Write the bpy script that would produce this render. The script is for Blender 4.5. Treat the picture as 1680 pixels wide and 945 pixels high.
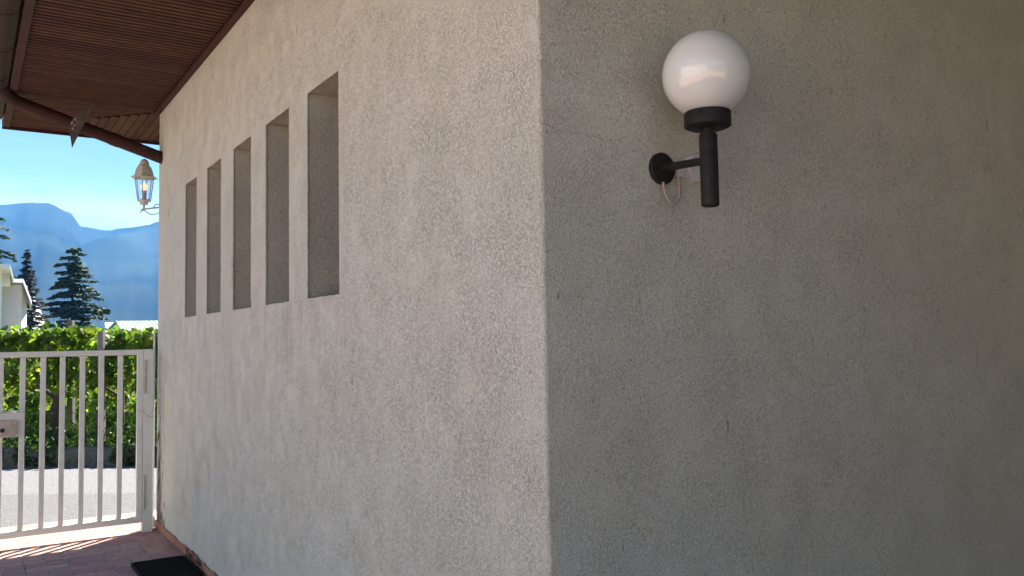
import bpy, bmesh, math, random
from mathutils import Vector, Matrix, noise
random.seed(7)
rnd = random.Random(11)
for o in list(bpy.data.objects): bpy.data.objects.remove(o)
S = bpy.context.scene
COL = S.collection
PI = math.pi
R = math.radians

# ---------------------------------------------------------------- camera
cam_data = bpy.data.cameras.new('camera')
cam = bpy.data.objects.new('camera', cam_data); COL.objects.link(cam)
cr = Vector((0.83970269, -0.54275849, -0.01768088))
cu = Vector((-0.01915985, -0.06214923, 0.99788295))
cf = Vector((0.54270829, 0.83758623, 0.06258605))
cam.matrix_world = Matrix(((cr.x, cu.x, -cf.x, 0.0), (cr.y, cu.y, -cf.y, 0.0), (cr.z, cu.z, -cf.z, 1.55), (0, 0, 0, 1)))
cam_data.sensor_width = 36.0
cam_data.lens = 1387.25 / 1680 * 36
cam_data.clip_start = 0.05
cam_data.clip_end = 20000
S.camera = cam

# ---------------------------------------------------------------- light
SUN_AZ = R(50.7)      # from +Y towards +X
SUN_EL = R(54)
world = bpy.data.worlds.new('World'); S.world = world; world.use_nodes = True
wn = world.node_tree; wn.nodes.clear()
def wnode(t, **k):
    n = wn.nodes.new(t)
    for a, b in k.items(): setattr(n, a, b)
    return n
wout = wnode('ShaderNodeOutputWorld'); bg = wnode('ShaderNodeBackground')
sky = wnode('ShaderNodeTexSky', sky_type='NISHITA', sun_disc=False)
sky.sun_elevation = SUN_EL; sky.sun_rotation = SUN_AZ
sky.altitude = 300; sky.air_density = 0.5; sky.dust_density = 0.1; sky.ozone_density = 6.0
bg.inputs['Strength'].default_value = 0.050
# thin bright cloud streaks low in the sky
tc = wnode('ShaderNodeTexCoord'); mp = wnode('ShaderNodeMapping'); mp.inputs['Scale'].default_value = (2.2, 2.2, 9.0)
nz = wnode('ShaderNodeTexNoise'); nz.inputs['Scale'].default_value = 1.6; nz.inputs['Detail'].default_value = 7; nz.inputs['Roughness'].default_value = 0.55
wr = wnode('ShaderNodeValToRGB'); wr.color_ramp.elements[0].position = 0.40; wr.color_ramp.elements[1].position = 0.64
sep = wnode('ShaderNodeSeparateXYZ'); low = wnode('ShaderNodeMapRange')
low.inputs['From Min'].default_value = 0.27; low.inputs['From Max'].default_value = 0.10
low.inputs['To Min'].default_value = 0.0; low.inputs['To Max'].default_value = 1.0
mul = wnode('ShaderNodeMath', operation='MULTIPLY'); add = wnode('ShaderNodeMath', operation='MULTIPLY'); add.inputs[1].default_value = 0.07
mixc = wnode('ShaderNodeMixRGB'); mixc.inputs['Color2'].default_value = (9.5, 10.2, 10.6, 1)
L = wn.links.new
L(tc.outputs['Generated'], mp.inputs['Vector']); L(mp.outputs[0], nz.inputs['Vector']); L(nz.outputs['Fac'], wr.inputs['Fac'])
L(tc.outputs['Generated'], sep.inputs[0]); L(sep.outputs['Z'], low.inputs['Value'])
L(wr.outputs['Color'], mul.inputs[0]); L(low.outputs[0], mul.inputs[1]); L(mul.outputs[0], add.inputs[0])
pale = wnode('ShaderNodeMapRange'); pale.inputs['From Min'].default_value = 0.185; pale.inputs['From Max'].default_value = 0.125; pale.inputs['To Min'].default_value = 0.0; pale.inputs['To Max'].default_value = 0.22
L(sep.outputs['Z'], pale.inputs['Value'])
nz2 = wnode('ShaderNodeTexNoise'); nz2.inputs['Scale'].default_value = 3.0; nz2.inputs['Detail'].default_value = 5; L(mp.outputs[0], nz2.inputs['Vector'])
pn2 = wnode('ShaderNodeMapRange'); pn2.inputs['From Min'].default_value = 0.35; pn2.inputs['From Max'].default_value = 0.6; L(nz2.outputs['Fac'], pn2.inputs['Value'])
pm2 = wnode('ShaderNodeMath', operation='MULTIPLY'); L(pale.outputs[0], pm2.inputs[0]); L(pn2.outputs[0], pm2.inputs[1])
mxm = wnode('ShaderNodeMath', operation='MAXIMUM'); L(add.outputs[0], mxm.inputs[0]); L(pm2.outputs[0], mxm.inputs[1])
L(sky.outputs[0], mixc.inputs['Color1']); L(mxm.outputs[0], mixc.inputs['Fac'])
L(mixc.outputs[0], bg.inputs['Color']); L(bg.outputs[0], wout.inputs['Surface'])

sd = bpy.data.lights.new('sun', 'SUN'); sd.energy = 4.7; sd.angle = R(0.53); sd.color = (1.0, 0.96, 0.90)
sun = bpy.data.objects.new('sun', sd); COL.objects.link(sun)
to_sun = Vector((math.sin(SUN_AZ) * math.cos(SUN_EL), math.cos(SUN_AZ) * math.cos(SUN_EL), math.sin(SUN_EL)))
sun.rotation_euler = to_sun.to_track_quat('Z', 'Y').to_euler(); sun.location = (4, 4, 12)

S.view_settings.view_transform = 'Standard'; S.view_settings.look = 'None'
S.view_settings.exposure = 2.26; S.view_settings.gamma = 1.0; S.view_settings.use_curve_mapping = False
S.render.engine = 'CYCLES'
S.cycles.max_bounces = 7; S.cycles.diffuse_bounces = 4; S.cycles.transparent_max_bounces = 12; S.cycles.volume_bounces = 0
S.cycles.use_denoising = True
S.cycles.sample_clamp_indirect = 6

# ---------------------------------------------------------------- materials
def mat(name, col, rough=0.85, metal=0.0, var=0.12, vscale=6.0, bump=0.0, bscale=60.0, spec=0.5, trans=0.0, coat=0.0):
    m = bpy.data.materials.new(name); m.use_nodes = True
    nt = m.node_tree; b = nt.nodes['Principled BSDF']
    b.inputs['Roughness'].default_value = rough; b.inputs['Metallic'].default_value = metal
    b.inputs['Specular IOR Level'].default_value = spec
    b.inputs['Coat Weight'].default_value = coat
    g = nt.nodes.new('ShaderNodeNewGeometry')
    n = nt.nodes.new('ShaderNodeTexNoise'); n.inputs['Scale'].default_value = vscale; n.inputs['Detail'].default_value = 6
    nt.links.new(g.outputs['Position'], n.inputs['Vector'])
    rp = nt.nodes.new('ShaderNodeValToRGB')
    rp.color_ramp.elements[0].position = 0.3; rp.color_ramp.elements[1].position = 0.7
    rp.color_ramp.elements[0].color = (*[c * (1 - var) for c in col], 1)
    rp.color_ramp.elements[1].color = (*[min(1, c * (1 + var)) for c in col], 1)
    nt.links.new(n.outputs['Fac'], rp.inputs['Fac']); nt.links.new(rp.outputs[0], b.inputs['Base Color'])
    if bump:
        n2 = nt.nodes.new('ShaderNodeTexNoise'); n2.inputs['Scale'].default_value = bscale; n2.inputs['Detail'].default_value = 5
        bp = nt.nodes.new('ShaderNodeBump'); bp.inputs['Strength'].default_value = 0.6; bp.inputs['Distance'].default_value = bump
        nt.links.new(g.outputs['Position'], n2.inputs['Vector'])
        nt.links.new(n2.outputs['Fac'], bp.inputs['Height']); nt.links.new(bp.outputs[0], b.inputs['Normal'])
    m['ramp'] = rp.name
    return m

def per_object(m, amount=0.25, hue=0.02):
    """tone that differs a little from one object (board, tile) to the next"""
    nt = m.node_tree; b = nt.nodes['Principled BSDF']
    src = b.inputs['Base Color'].links[0].from_socket
    oi = nt.nodes.new('ShaderNodeObjectInfo'); hs = nt.nodes.new('ShaderNodeHueSaturation')
    mr = nt.nodes.new('ShaderNodeMapRange'); mr.inputs['To Min'].default_value = 1 - amount; mr.inputs['To Max'].default_value = 1 + amount
    mh = nt.nodes.new('ShaderNodeMapRange'); mh.inputs['To Min'].default_value = 0.5 - hue; mh.inputs['To Max'].default_value = 0.5 + hue
    nt.links.new(oi.outputs['Random'], mr.inputs['Value']); nt.links.new(mr.outputs[0], hs.inputs['Value'])
    nt.links.new(oi.outputs['Random'], mh.inputs['Value']); nt.links.new(mh.outputs[0], hs.inputs['Hue'])
    nt.links.new(src, hs.inputs['Color']); nt.links.new(hs.outputs[0], b.inputs['Base Color'])
    return m

def stucco(name, base, pit_scale, strength, dirt=True):
    m = bpy.data.materials.new(name); m.use_nodes = True
    nt = m.node_tree; b = nt.nodes['Principled BSDF']; N = nt.nodes.new; K = nt.links.new
    b.inputs['Roughness'].default_value = 0.93; b.inputs['Specular IOR Level'].default_value = 0.25
    g = N('ShaderNodeNewGeometry')
    mp = N('ShaderNodeMapping'); mp.inputs['Scale'].default_value = (1, 1, 0.62); K(g.outputs['Position'], mp.inputs['Vector'])
    # warp so the trowel marks curl
    w = N('ShaderNodeTexNoise'); w.inputs['Scale'].default_value = pit_scale * 0.35; w.inputs['Detail'].default_value = 2; K(mp.outputs[0], w.inputs['Vector'])
    ws = N('ShaderNodeVectorMath'); ws.operation = 'SCALE'; ws.inputs['Scale'].default_value = 1.6 / pit_scale; K(w.outputs['Color'], ws.inputs[0])
    wa = N('ShaderNodeVectorMath'); wa.operation = 'ADD'; K(mp.outputs[0], wa.inputs[0]); K(ws.outputs[0], wa.inputs[1])
    n1 = N('ShaderNodeTexNoise'); n1.inputs['Scale'].default_value = pit_scale; n1.inputs['Detail'].default_value = 3; n1.inputs['Roughness'].default_value = 0.6; K(wa.outputs[0], n1.inputs['Vector'])
    # worm ridges |n-0.5|
    s = N('ShaderNodeMath'); s.operation = 'SUBTRACT'; s.inputs[1].default_value = 0.5; K(n1.outputs['Fac'], s.inputs[0])
    a = N('ShaderNodeMath'); a.operation = 'ABSOLUTE'; K(s.outputs[0], a.inputs[0])
    worm = N('ShaderNodeMapRange'); worm.inputs['From Min'].default_value = 0.0; worm.inputs['From Max'].default_value = 0.038; worm.interpolation_type = 'SMOOTHSTEP'; K(a.outputs[0], worm.inputs['Value'])
    # where grains have been dragged: patches of stronger relief
    pt = N('ShaderNodeTexNoise'); pt.inputs['Scale'].default_value = 6.0; pt.inputs['Detail'].default_value = 8; pt.inputs['Roughness'].default_value = 0.7; K(g.outputs['Position'], pt.inputs['Vector'])
    pm = N('ShaderNodeMapRange'); pm.inputs['From Min'].default_value = 0.33; pm.inputs['From Max'].default_value = 0.68; pm.inputs['To Min'].default_value = 0.25; K(pt.outputs['Fac'], pm.inputs['Value'])
    inv = N('ShaderNodeMath'); inv.operation = 'SUBTRACT'; inv.inputs[0].default_value = 1.0; K(worm.outputs[0], inv.inputs[1])
    groove = N('ShaderNodeMath'); groove.operation = 'MULTIPLY'; K(inv.outputs[0], groove.inputs[0]); K(pm.outputs[0], groove.inputs[1])
    n2 = N('ShaderNodeTexNoise'); n2.inputs['Scale'].default_value = pit_scale * 2.3; n2.inputs['Detail'].default_value = 4; K(g.outputs['Position'], n2.inputs['Vector'])
    h = N('ShaderNodeMath'); h.operation = 'MULTIPLY_ADD'; h.inputs[1].default_value = -0.8; K(groove.outputs[0], h.inputs[0]); K(n2.outputs['Fac'], h.inputs[2])
    h2 = N('ShaderNodeMath'); h2.operation = 'MULTIPLY_ADD'; h2.inputs[1].default_value = 0.9; K(n1.outputs['Fac'], h2.inputs[0]); K(h.outputs[0], h2.inputs[2])
    bp = N('ShaderNodeBump'); bp.inputs['Strength'].default_value = strength; bp.inputs['Distance'].default_value = 0.0025
    K(h2.outputs[0], bp.inputs['Height']); K(bp.outputs[0], b.inputs['Normal'])
    # colour: broad blotches, vertical rain streaks, darker tone in the grooves
    n3 = N('ShaderNodeTexNoise'); n3.inputs['Scale'].default_value = 3.2; n3.inputs['Detail'].default_value = 9; n3.inputs['Roughness'].default_value = 0.62; K(g.outputs['Position'], n3.inputs['Vector'])
    cr_ = N('ShaderNodeValToRGB'); e = cr_.color_ramp.elements
    e[0].position = 0.28; e[0].color = (base[0] * 0.935, base[1] * 0.93, base[2] * 0.915, 1)
    e[1].position = 0.66; e[1].color = (base[0] * 1.03, base[1] * 1.03, base[2] * 1.04, 1)
    mid = e.new(0.5); mid.color = (base[0], base[1] * 0.99, base[2] * 0.97, 1)
    K(n3.outputs['Fac'], cr_.inputs['Fac'])
    ms = N('ShaderNodeMapping'); ms.inputs['Scale'].default_value = (5, 5, 1.1); K(g.outputs['Position'], ms.inputs['Vector'])
    n4 = N('ShaderNodeTexNoise'); n4.inputs['Scale'].default_value = 1.5; n4.inputs['Detail'].default_value = 6; K(ms.outputs[0], n4.inputs['Vector'])
    st = N('ShaderNodeMapRange'); st.inputs['From Min'].default_value = 0.35; st.inputs['From Max'].default_value = 0.68; st.inputs['To Min'].default_value = 0.86; st.inputs['To Max'].default_value = 1.06; K(n4.outputs['Fac'], st.inputs['Value'])
    mx = N('ShaderNodeMixRGB'); mx.blend_type = 'MULTIPLY'; mx.inputs['Fac'].default_value = 0.16; K(cr_.outputs[0], mx.inputs['Color1']); K(st.outputs[0], mx.inputs['Color2'])
    gd = N('ShaderNodeMapRange'); gd.inputs['To Min'].default_value = 1.0; gd.inputs['To Max'].default_value = 0.60; K(groove.outputs[0], gd.inputs['Value'])
    mx2 = N('ShaderNodeMixRGB'); mx2.blend_type = 'MULTIPLY'; mx2.inputs['Fac'].default_value = 1.0; K(mx.outputs[0], mx2.inputs['Color1']); K(gd.outputs[0], mx2.inputs['Color2'])
    # sparse dark specks
    n5 = N('ShaderNodeTexNoise'); n5.inputs['Scale'].default_value = pit_scale * 1.5; n5.inputs['Detail'].default_value = 2; K(wa.outputs[0], n5.inputs['Vector'])
    sp = N('ShaderNodeMapRange'); sp.inputs['From Min'].default_value = 0.56; sp.inputs['From Max'].default_value = 0.66; sp.inputs['To Min'].default_value = 1.0; sp.inputs['To Max'].default_value = 0.60; K(n5.outputs['Fac'], sp.inputs['Value'])
    mx3 = N('ShaderNodeMixRGB'); mx3.blend_type = 'MULTIPLY'; mx3.inputs['Fac'].default_value = 1.0; K(mx2.outputs[0], mx3.inputs['Color1']); K(sp.outputs[0], mx3.inputs['Color2'])
    last = mx3.outputs[0]
    if dirt:
        # black mould creeping up the damp end of the wall by the gate, and peeled chips near the ground
        sx = N('ShaderNodeSeparateXYZ'); K(g.outputs['Position'], sx.inputs[0])
        ya = N('ShaderNodeMapRange'); ya.inputs['From Min'].default_value = 7.35; ya.inputs['From Max'].default_value = 7.93; K(sx.outputs['Y'], ya.inputs['Value'])
        za = N('ShaderNodeMapRange'); za.inputs['From Min'].default_value = 1.5; za.inputs['From Max'].default_value = 0.1; za.inputs['To Min'].default_value = 0.0; za.inputs['To Max'].default_value = 1.0; K(sx.outputs['Z'], za.inputs['Value'])
        yz = N('ShaderNodeMath'); yz.operation = 'MULTIPLY'; K(ya.outputs[0], yz.inputs[0]); K(za.outputs[0], yz.inputs[1])
        mm = N('ShaderNodeMapping'); mm.inputs['Scale'].default_value = (14, 14, 5); K(g.outputs['Position'], mm.inputs['Vector'])
        nm = N('ShaderNodeTexNoise'); nm.inputs['Scale'].default_value = 1.4; nm.inputs['Detail'].default_value = 8; nm.inputs['Roughness'].default_value = 0.65; K(mm.outputs[0], nm.inputs['Vector'])
        th = N('ShaderNodeMath'); th.operation = 'MULTIPLY_ADD'; th.inputs[1].default_value = 0.40; K(yz.outputs[0], th.inputs[0]); K(nm.outputs['Fac'], th.inputs[2])
        mk = N('ShaderNodeMapRange'); mk.inputs['From Min'].default_value = 0.66; mk.inputs['From Max'].default_value = 0.76; K(th.outputs[0], mk.inputs['Value'])
        md = N('ShaderNodeMixRGB'); md.inputs['Color2'].default_value = (0.09, 0.085, 0.075, 1); K(mk.outputs[0], md.inputs['Fac']); K(last, md.inputs['Color1'])
        # grey wash, stronger towards the ground
        zb = N('ShaderNodeMapRange'); zb.inputs['From Min'].default_value = 1.2; zb.inputs['From Max'].default_value = 0.0; zb.inputs['To Min'].default_value = 0; zb.inputs['To Max'].default_value = 0.30; K(sx.outputs['Z'], zb.inputs['Value'])
        mw = N('ShaderNodeMixRGB'); mw.blend_type = 'MIX'; mw.inputs['Color2'].default_value = (base[0] * 0.72, base[1] * 0.76, base[2] * 0.78, 1); K(zb.outputs[0], mw.inputs['Fac']); K(md.outputs[0], mw.inputs['Color1'])
        last = mw.outputs[0]
        # faint drip stains hanging below the slot windows, and a few brown blots
        mq = N('ShaderNodeMapping'); mq.inputs['Scale'].default_value = (16, 16, 0.7); K(g.outputs['Position'], mq.inputs['Vector'])
        nq = N('ShaderNodeTexNoise'); nq.inputs['Scale'].default_value = 1.5; nq.inputs['Detail'].default_value = 4; K(mq.outputs[0], nq.inputs['Vector'])
        zq = N('ShaderNodeMapRange'); zq.inputs['From Min'].default_value = 1.0; zq.inputs['From Max'].default_value = 1.77; K(sx.outputs['Z'], zq.inputs['Value'])
        zq2 = N('ShaderNodeMath'); zq2.operation = 'LESS_THAN'; zq2.inputs[1].default_value = 1.772; K(sx.outputs['Z'], zq2.inputs[0])
        yq = N('ShaderNodeMapRange'); yq.inputs['From Min'].default_value = 3.5; yq.inputs['From Max'].default_value = 3.75; K(sx.outputs['Y'], yq.inputs['Value'])
        a1 = N('ShaderNodeMath'); a1.operation = 'MULTIPLY'; K(zq.outputs[0], a1.inputs[0]); K(zq2.outputs[0], a1.inputs[1])
        a2 = N('ShaderNodeMath'); a2.operation = 'MULTIPLY'; K(a1.outputs[0], a2.inputs[0]); K(yq.outputs[0], a2.inputs[1])
        nr = N('ShaderNodeMapRange'); nr.inputs['From Min'].default_value = 0.5; nr.inputs['From Max'].default_value = 0.68; nr.inputs['To Max'].default_value = 0.35; K(nq.outputs['Fac'], nr.inputs['Value'])
        a3 = N('ShaderNodeMath'); a3.operation = 'MULTIPLY'; K(a2.outputs[0], a3.inputs[0]); K(nr.outputs[0], a3.inputs[1])
        mdq = N('ShaderNodeMixRGB'); mdq.blend_type = 'MULTIPLY'; mdq.inputs['Color2'].default_value = (0.62, 0.60, 0.56, 1); K(a3.outputs[0], mdq.inputs['Fac']); K(last, mdq.inputs['Color1'])
        nb = N('ShaderNodeTexNoise'); nb.inputs['Scale'].default_value = 2.7; nb.inputs['Detail'].default_value = 9; nb.inputs['Roughness'].default_value = 0.7; K(g.outputs['Position'], nb.inputs['Vector'])
        nbr = N('ShaderNodeMapRange'); nbr.inputs['From Min'].default_value = 0.60; nbr.inputs['From Max'].default_value = 0.74; nbr.inputs['To Max'].default_value = 0.55; K(nb.outputs['Fac'], nbr.inputs['Value'])
        mdb = N('ShaderNodeMixRGB'); mdb.blend_type = 'MULTIPLY'; mdb.inputs['Color2'].default_value = (0.70, 0.62, 0.54, 1); K(nbr.outputs[0], mdb.inputs['Fac']); K(mdq.outputs[0], mdb.inputs['Color1'])
        last = mdb.outputs[0]
    K(last, b.inputs['Base Color'])
    return m

M = {}
def spots(m, col, scale, lo, hi, squash=(1, 1, 1)):
    """sparse marks (rust, scuffs) of another colour on a painted surface"""
    nt = m.node_tree; b = nt.nodes['Principled BSDF']; src = b.inputs['Base Color'].links[0].from_socket; N = nt.nodes.new
    g = N('ShaderNodeNewGeometry'); mp = N('ShaderNodeMapping'); mp.inputs['Scale'].default_value = squash; nt.links.new(g.outputs['Position'], mp.inputs['Vector'])
    n = N('ShaderNodeTexNoise'); n.inputs['Scale'].default_value = scale; n.inputs['Detail'].default_value = 7; n.inputs['Roughness'].default_value = 0.65; nt.links.new(mp.outputs[0], n.inputs['Vector'])
    r = N('ShaderNodeMapRange'); r.inputs['From Min'].default_value = lo; r.inputs['From Max'].default_value = hi; nt.links.new(n.outputs['Fac'], r.inputs['Value'])
    mx = N('ShaderNodeMixRGB'); mx.inputs['Color2'].default_value = (*col, 1); nt.links.new(r.outputs[0], mx.inputs['Fac']); nt.links.new(src, mx.inputs['Color1']); nt.links.new(mx.outputs[0], b.inputs['Base Color'])
    return m
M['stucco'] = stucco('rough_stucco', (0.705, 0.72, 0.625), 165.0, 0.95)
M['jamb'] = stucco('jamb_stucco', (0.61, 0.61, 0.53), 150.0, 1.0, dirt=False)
M['terracotta'] = per_object(mat('terracotta_tile', (0.35, 0.19, 0.160), 0.6, var=0.18, vscale=14, bump=0.0012, bscale=90), 0.16, 0.008)
M['grout'] = mat('grout', (0.36, 0.30, 0.27), 0.95, var=0.25, vscale=25, bump=0.002, bscale=150)
M['brick'] = per_object(mat('skirting_brick', (0.31, 0.155, 0.11), 0.8, var=0.25, vscale=20, bump=0.002, bscale=80), 0.2, 0.01)
M['asphalt'] = mat('asphalt', (0.112, 0.115, 0.128), 0.9, var=0.30, vscale=55, bump=0.006, bscale=140)
M['earth'] = mat('earth', (0.10, 0.11, 0.05), 0.95, var=0.4, vscale=3, bump=0.03, bscale=8)
M['yard'] = mat('yard_gravel', (0.26, 0.24, 0.21), 0.95, var=0.2, vscale=30, bump=0.01, bscale=60)
M['kerb'] = mat('mossy_kerb', (0.085, 0.09, 0.075), 0.95, var=0.45, vscale=18, bump=0.015, bscale=30)
M['soffit'] = per_object(mat('soffit_wood', (0.070, 0.027, 0.020), 0.6, spec=0.2, var=0.22, vscale=9, bump=0.001, bscale=60), 0.22, 0.012)
M['soffit_dark'] = mat('soffit_backing', (0.010, 0.005, 0.004), 0.9)
M['fascia'] = mat('fascia_wood', (0.060, 0.028, 0.022), 0.6, spec=0.2, var=0.25, vscale=8)
M['brown_metal'] = mat('brown_metal', (0.040, 0.017, 0.016), 0.55, spec=0.18, var=0.25, vscale=10, bump=0.0006, bscale=40)
M['rooftile'] = mat('roof_tile', (0.22, 0.09, 0.06), 0.85, var=0.3, vscale=12)
M['paint'] = mat('cream_gate_paint', (0.76, 0.78, 0.71), 0.45, var=0.07, vscale=12, bump=0.0006, bscale=70)
M['paint_rust'] = mat('rusty_cream_paint', (0.52, 0.44, 0.36), 0.55, var=0.22, vscale=22, bump=0.0008, bscale=70)
M['dark_hole'] = mat('rust_dark', (0.05, 0.02, 0.012), 0.8)
M['rubber'] = mat('black_rubber', (0.006, 0.006, 0.006), 0.85, spec=0.2, var=0.3, vscale=20)
M['black_plastic'] = mat('weathered_black', (0.0075, 0.0075, 0.008), 0.7, var=0.45, vscale=28, bump=0.0006, bscale=120)
M['white_plastic'] = mat('white_plastic', (0.62, 0.61, 0.62), 0.4, var=0.06, vscale=20)
M['cable'] = mat('grey_cable', (0.42, 0.38, 0.33), 0.6)
M['beige_metal'] = mat('beige_cast_metal', (0.55, 0.52, 0.44), 0.5, var=0.18, vscale=40)
M['bracket'] = mat('bracket_metal', (0.33, 0.32, 0.33), 0.5, var=0.2, vscale=40)
M['window_frame'] = mat('window_frame', (0.10, 0.05, 0.03), 0.5)
M['concrete_post'] = mat('concrete_post', (0.19, 0.165, 0.16), 0.95, var=0.2, vscale=15, bump=0.003, bscale=60)
M['bark'] = mat('bark', (0.065, 0.048, 0.038), 0.95, var=0.4, vscale=20, bump=0.01, bscale=40)
M['conifer'] = mat('conifer_needles', (0.034, 0.074, 0.036), 0.8, var=0.45, vscale=0.8)
M['fir'] = mat('spruce_needles', (0.028, 0.042, 0.040), 0.85, var=0.4, vscale=0.8)
M['house_wall'] = mat('house_wall', (0.52, 0.49, 0.50), 0.9, var=0.04, vscale=2)
M['house_white'] = mat('house_white', (0.80, 0.80, 0.80), 0.8, var=0.03)
M['green_roof'] = per_object(mat('pale_green_metal', (0.36, 0.50, 0.43), 0.5, var=0.12, vscale=2), 0.06, 0.0)
M['dark_green'] = mat('dark_green_trim', (0.06, 0.10, 0.08), 0.6)
M['rail'] = mat('rail_metal', (0.25, 0.25, 0.27), 0.5)
M['mountain'] = mat('forest_mountain', (0.014, 0.019, 0.014), 0.95, var=0.85, vscale=0.004, bump=0.0, spec=0.0)
M['scree'] = mat('pale_scree', (0.30, 0.27, 0.27), 0.95, var=0.4, vscale=0.15)
M['town'] = mat('far_walls', (0.65, 0.62, 0.58), 0.9)
M['chip'] = mat('flaked_paint', (0.45, 0.42, 0.38), 0.7)
M['wire'] = mat('fence_wire', (0.05, 0.09, 0.06), 0.5)
M['weed'] = mat('weed', (0.02, 0.022, 0.012), 0.9)

spots(M['paint'], (0.22, 0.12, 0.07), 26, 0.66, 0.72, (1, 1, .5)); spots(M['paint_rust'], (0.25, 0.11, 0.05), 20, 0.56, 0.68)
spots(M['black_plastic'], (0.06, 0.058, 0.055), 45, 0.60, 0.72, (1, 1, .6)); spots(M['terracotta'], (0.12, 0.09, 0.085), 5, 0.56, 0.74)
spots(M['brown_metal'], (0.09, 0.065, 0.055), 14, 0.60, 0.75); spots(M['grout'], (0.12, 0.11, 0.10), 9, 0.45, 0.65)
def leafy(name, c0, c1, c2, tr=0.5):
    m = bpy.data.materials.new(name); m.use_nodes = True
    nt = m.node_tree; nt.nodes.clear(); N = nt.nodes.new; K = nt.links.new
    o = N('ShaderNodeOutputMaterial'); g = N('ShaderNodeNewGeometry')
    n = N('ShaderNodeTexNoise'); n.inputs['Scale'].default_value = 2.6; n.inputs['Detail'].default_value = 4; K(g.outputs['Position'], n.inputs['Vector'])
    n2 = N('ShaderNodeTexWhiteNoise'); n2.noise_dimensions = '1D'
    K(g.outputs['Random Per Island'], n2.inputs['W'])
    ad = N('ShaderNodeMath'); ad.operation = 'MULTIPLY_ADD'; ad.inputs[1].default_value = 0.5; K(n2.outputs['Value'], ad.inputs[0])
    sc = N('ShaderNodeMath'); sc.operation = 'MULTIPLY'; sc.inputs[1].default_value = 0.6; K(n.outputs['Fac'], sc.inputs[0]); K(sc.outputs[0], ad.inputs[2])
    rp = N('ShaderNodeValToRGB'); e = rp.color_ramp.elements
    e[0].position = 0.2; e[0].color = (*c0, 1); e[1].position = 0.85; e[1].color = (*c2, 1); q = e.new(0.55); q.color = (*c1, 1)
    K(ad.outputs[0], rp.inputs['Fac'])
    d = N('ShaderNodeBsdfPrincipled'); d.inputs['Roughness'].default_value = 0.5; d.inputs['Specular IOR Level'].default_value = 0.3; K(rp.outputs[0], d.inputs['Base Color'])
    t = N('ShaderNodeBsdfTranslucent'); tb = N('ShaderNodeMixRGB'); tb.blend_type = 'MULTIPLY'; tb.inputs['Fac'].default_value = 1; tb.inputs['Color2'].default_value = (1.7, 1.75, 0.55, 1)
    K(rp.outputs[0], tb.inputs['Color1']); K(tb.outputs[0], t.inputs['Color'])
    mx = N('ShaderNodeMixShader'); mx.inputs['Fac'].default_value = tr; K(d.outputs[0], mx.inputs[1]); K(t.outputs[0], mx.inputs[2]); K(mx.outputs[0], o.inputs['Surface'])
    return m
M['vine'] = leafy('vine_leaf', (0.035, 0.085, 0.016), (0.10, 0.185, 0.030), (0.25, 0.28, 0.055), 0.5)
M['grass'] = leafy('grass_blade', (0.010, 0.028, 0.007), (0.022, 0.058, 0.013), (0.07, 0.11, 0.03), 0.35)

def glassy(name, col=(0.9, 0.93, 1.0), rough=0.05):
    m = bpy.data.materials.new(name); m.use_nodes = True; b = m.node_tree.nodes['Principled BSDF']
    b.inputs['Base Color'].default_value = (*col, 1); b.inputs['Roughness'].default_value = rough
    b.inputs['Transmission Weight'].default_value = 1.0; b.inputs['IOR'].default_value = 1.05; b.inputs['Specular IOR Level'].default_value = 0.6
    return m
M['lantern_glass'] = glassy('lantern_glass', (0.80, 0.82, 0.95), 0.06)
M['window_glass'] = mat('window_glass', (0.02, 0.025, 0.03), 0.06, var=0.05)
def opal():
    m = bpy.data.materials.new('opal_glass'); m.use_nodes = True; b = m.node_tree.nodes['Principled BSDF']
    b.inputs['Base Color'].default_value = (0.79, 0.84, 0.82, 1); b.inputs['Roughness'].default_value = 0.30
    b.inputs['Subsurface Weight'].default_value = 0.6; b.inputs['Subsurface Radius'].default_value = (0.05, 0.05, 0.05); b.inputs['Subsurface Scale'].default_value = 1.0
    b.inputs['Coat Weight'].default_value = 1.0; b.inputs['Coat Roughness'].default_value = 0.015; b.inputs['Coat IOR'].default_value = 1.8; b.inputs['Specular IOR Level'].default_value = 0.1
    return m
M['opal'] = opal()
bulb_m = bpy.data.materials.new('warm_bulb'); bulb_m.use_nodes = True
_b = bulb_m.node_tree.nodes['Principled BSDF']; _b.inputs['Base Color'].default_value = (0.9, 0.85, 0.7, 1)
_b.inputs['Emission Color'].default_value = (1.0, 0.80, 0.42, 1); _b.inputs['Emission Strength'].default_value = 0.2
M['bulb'] = bulb_m

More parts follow.
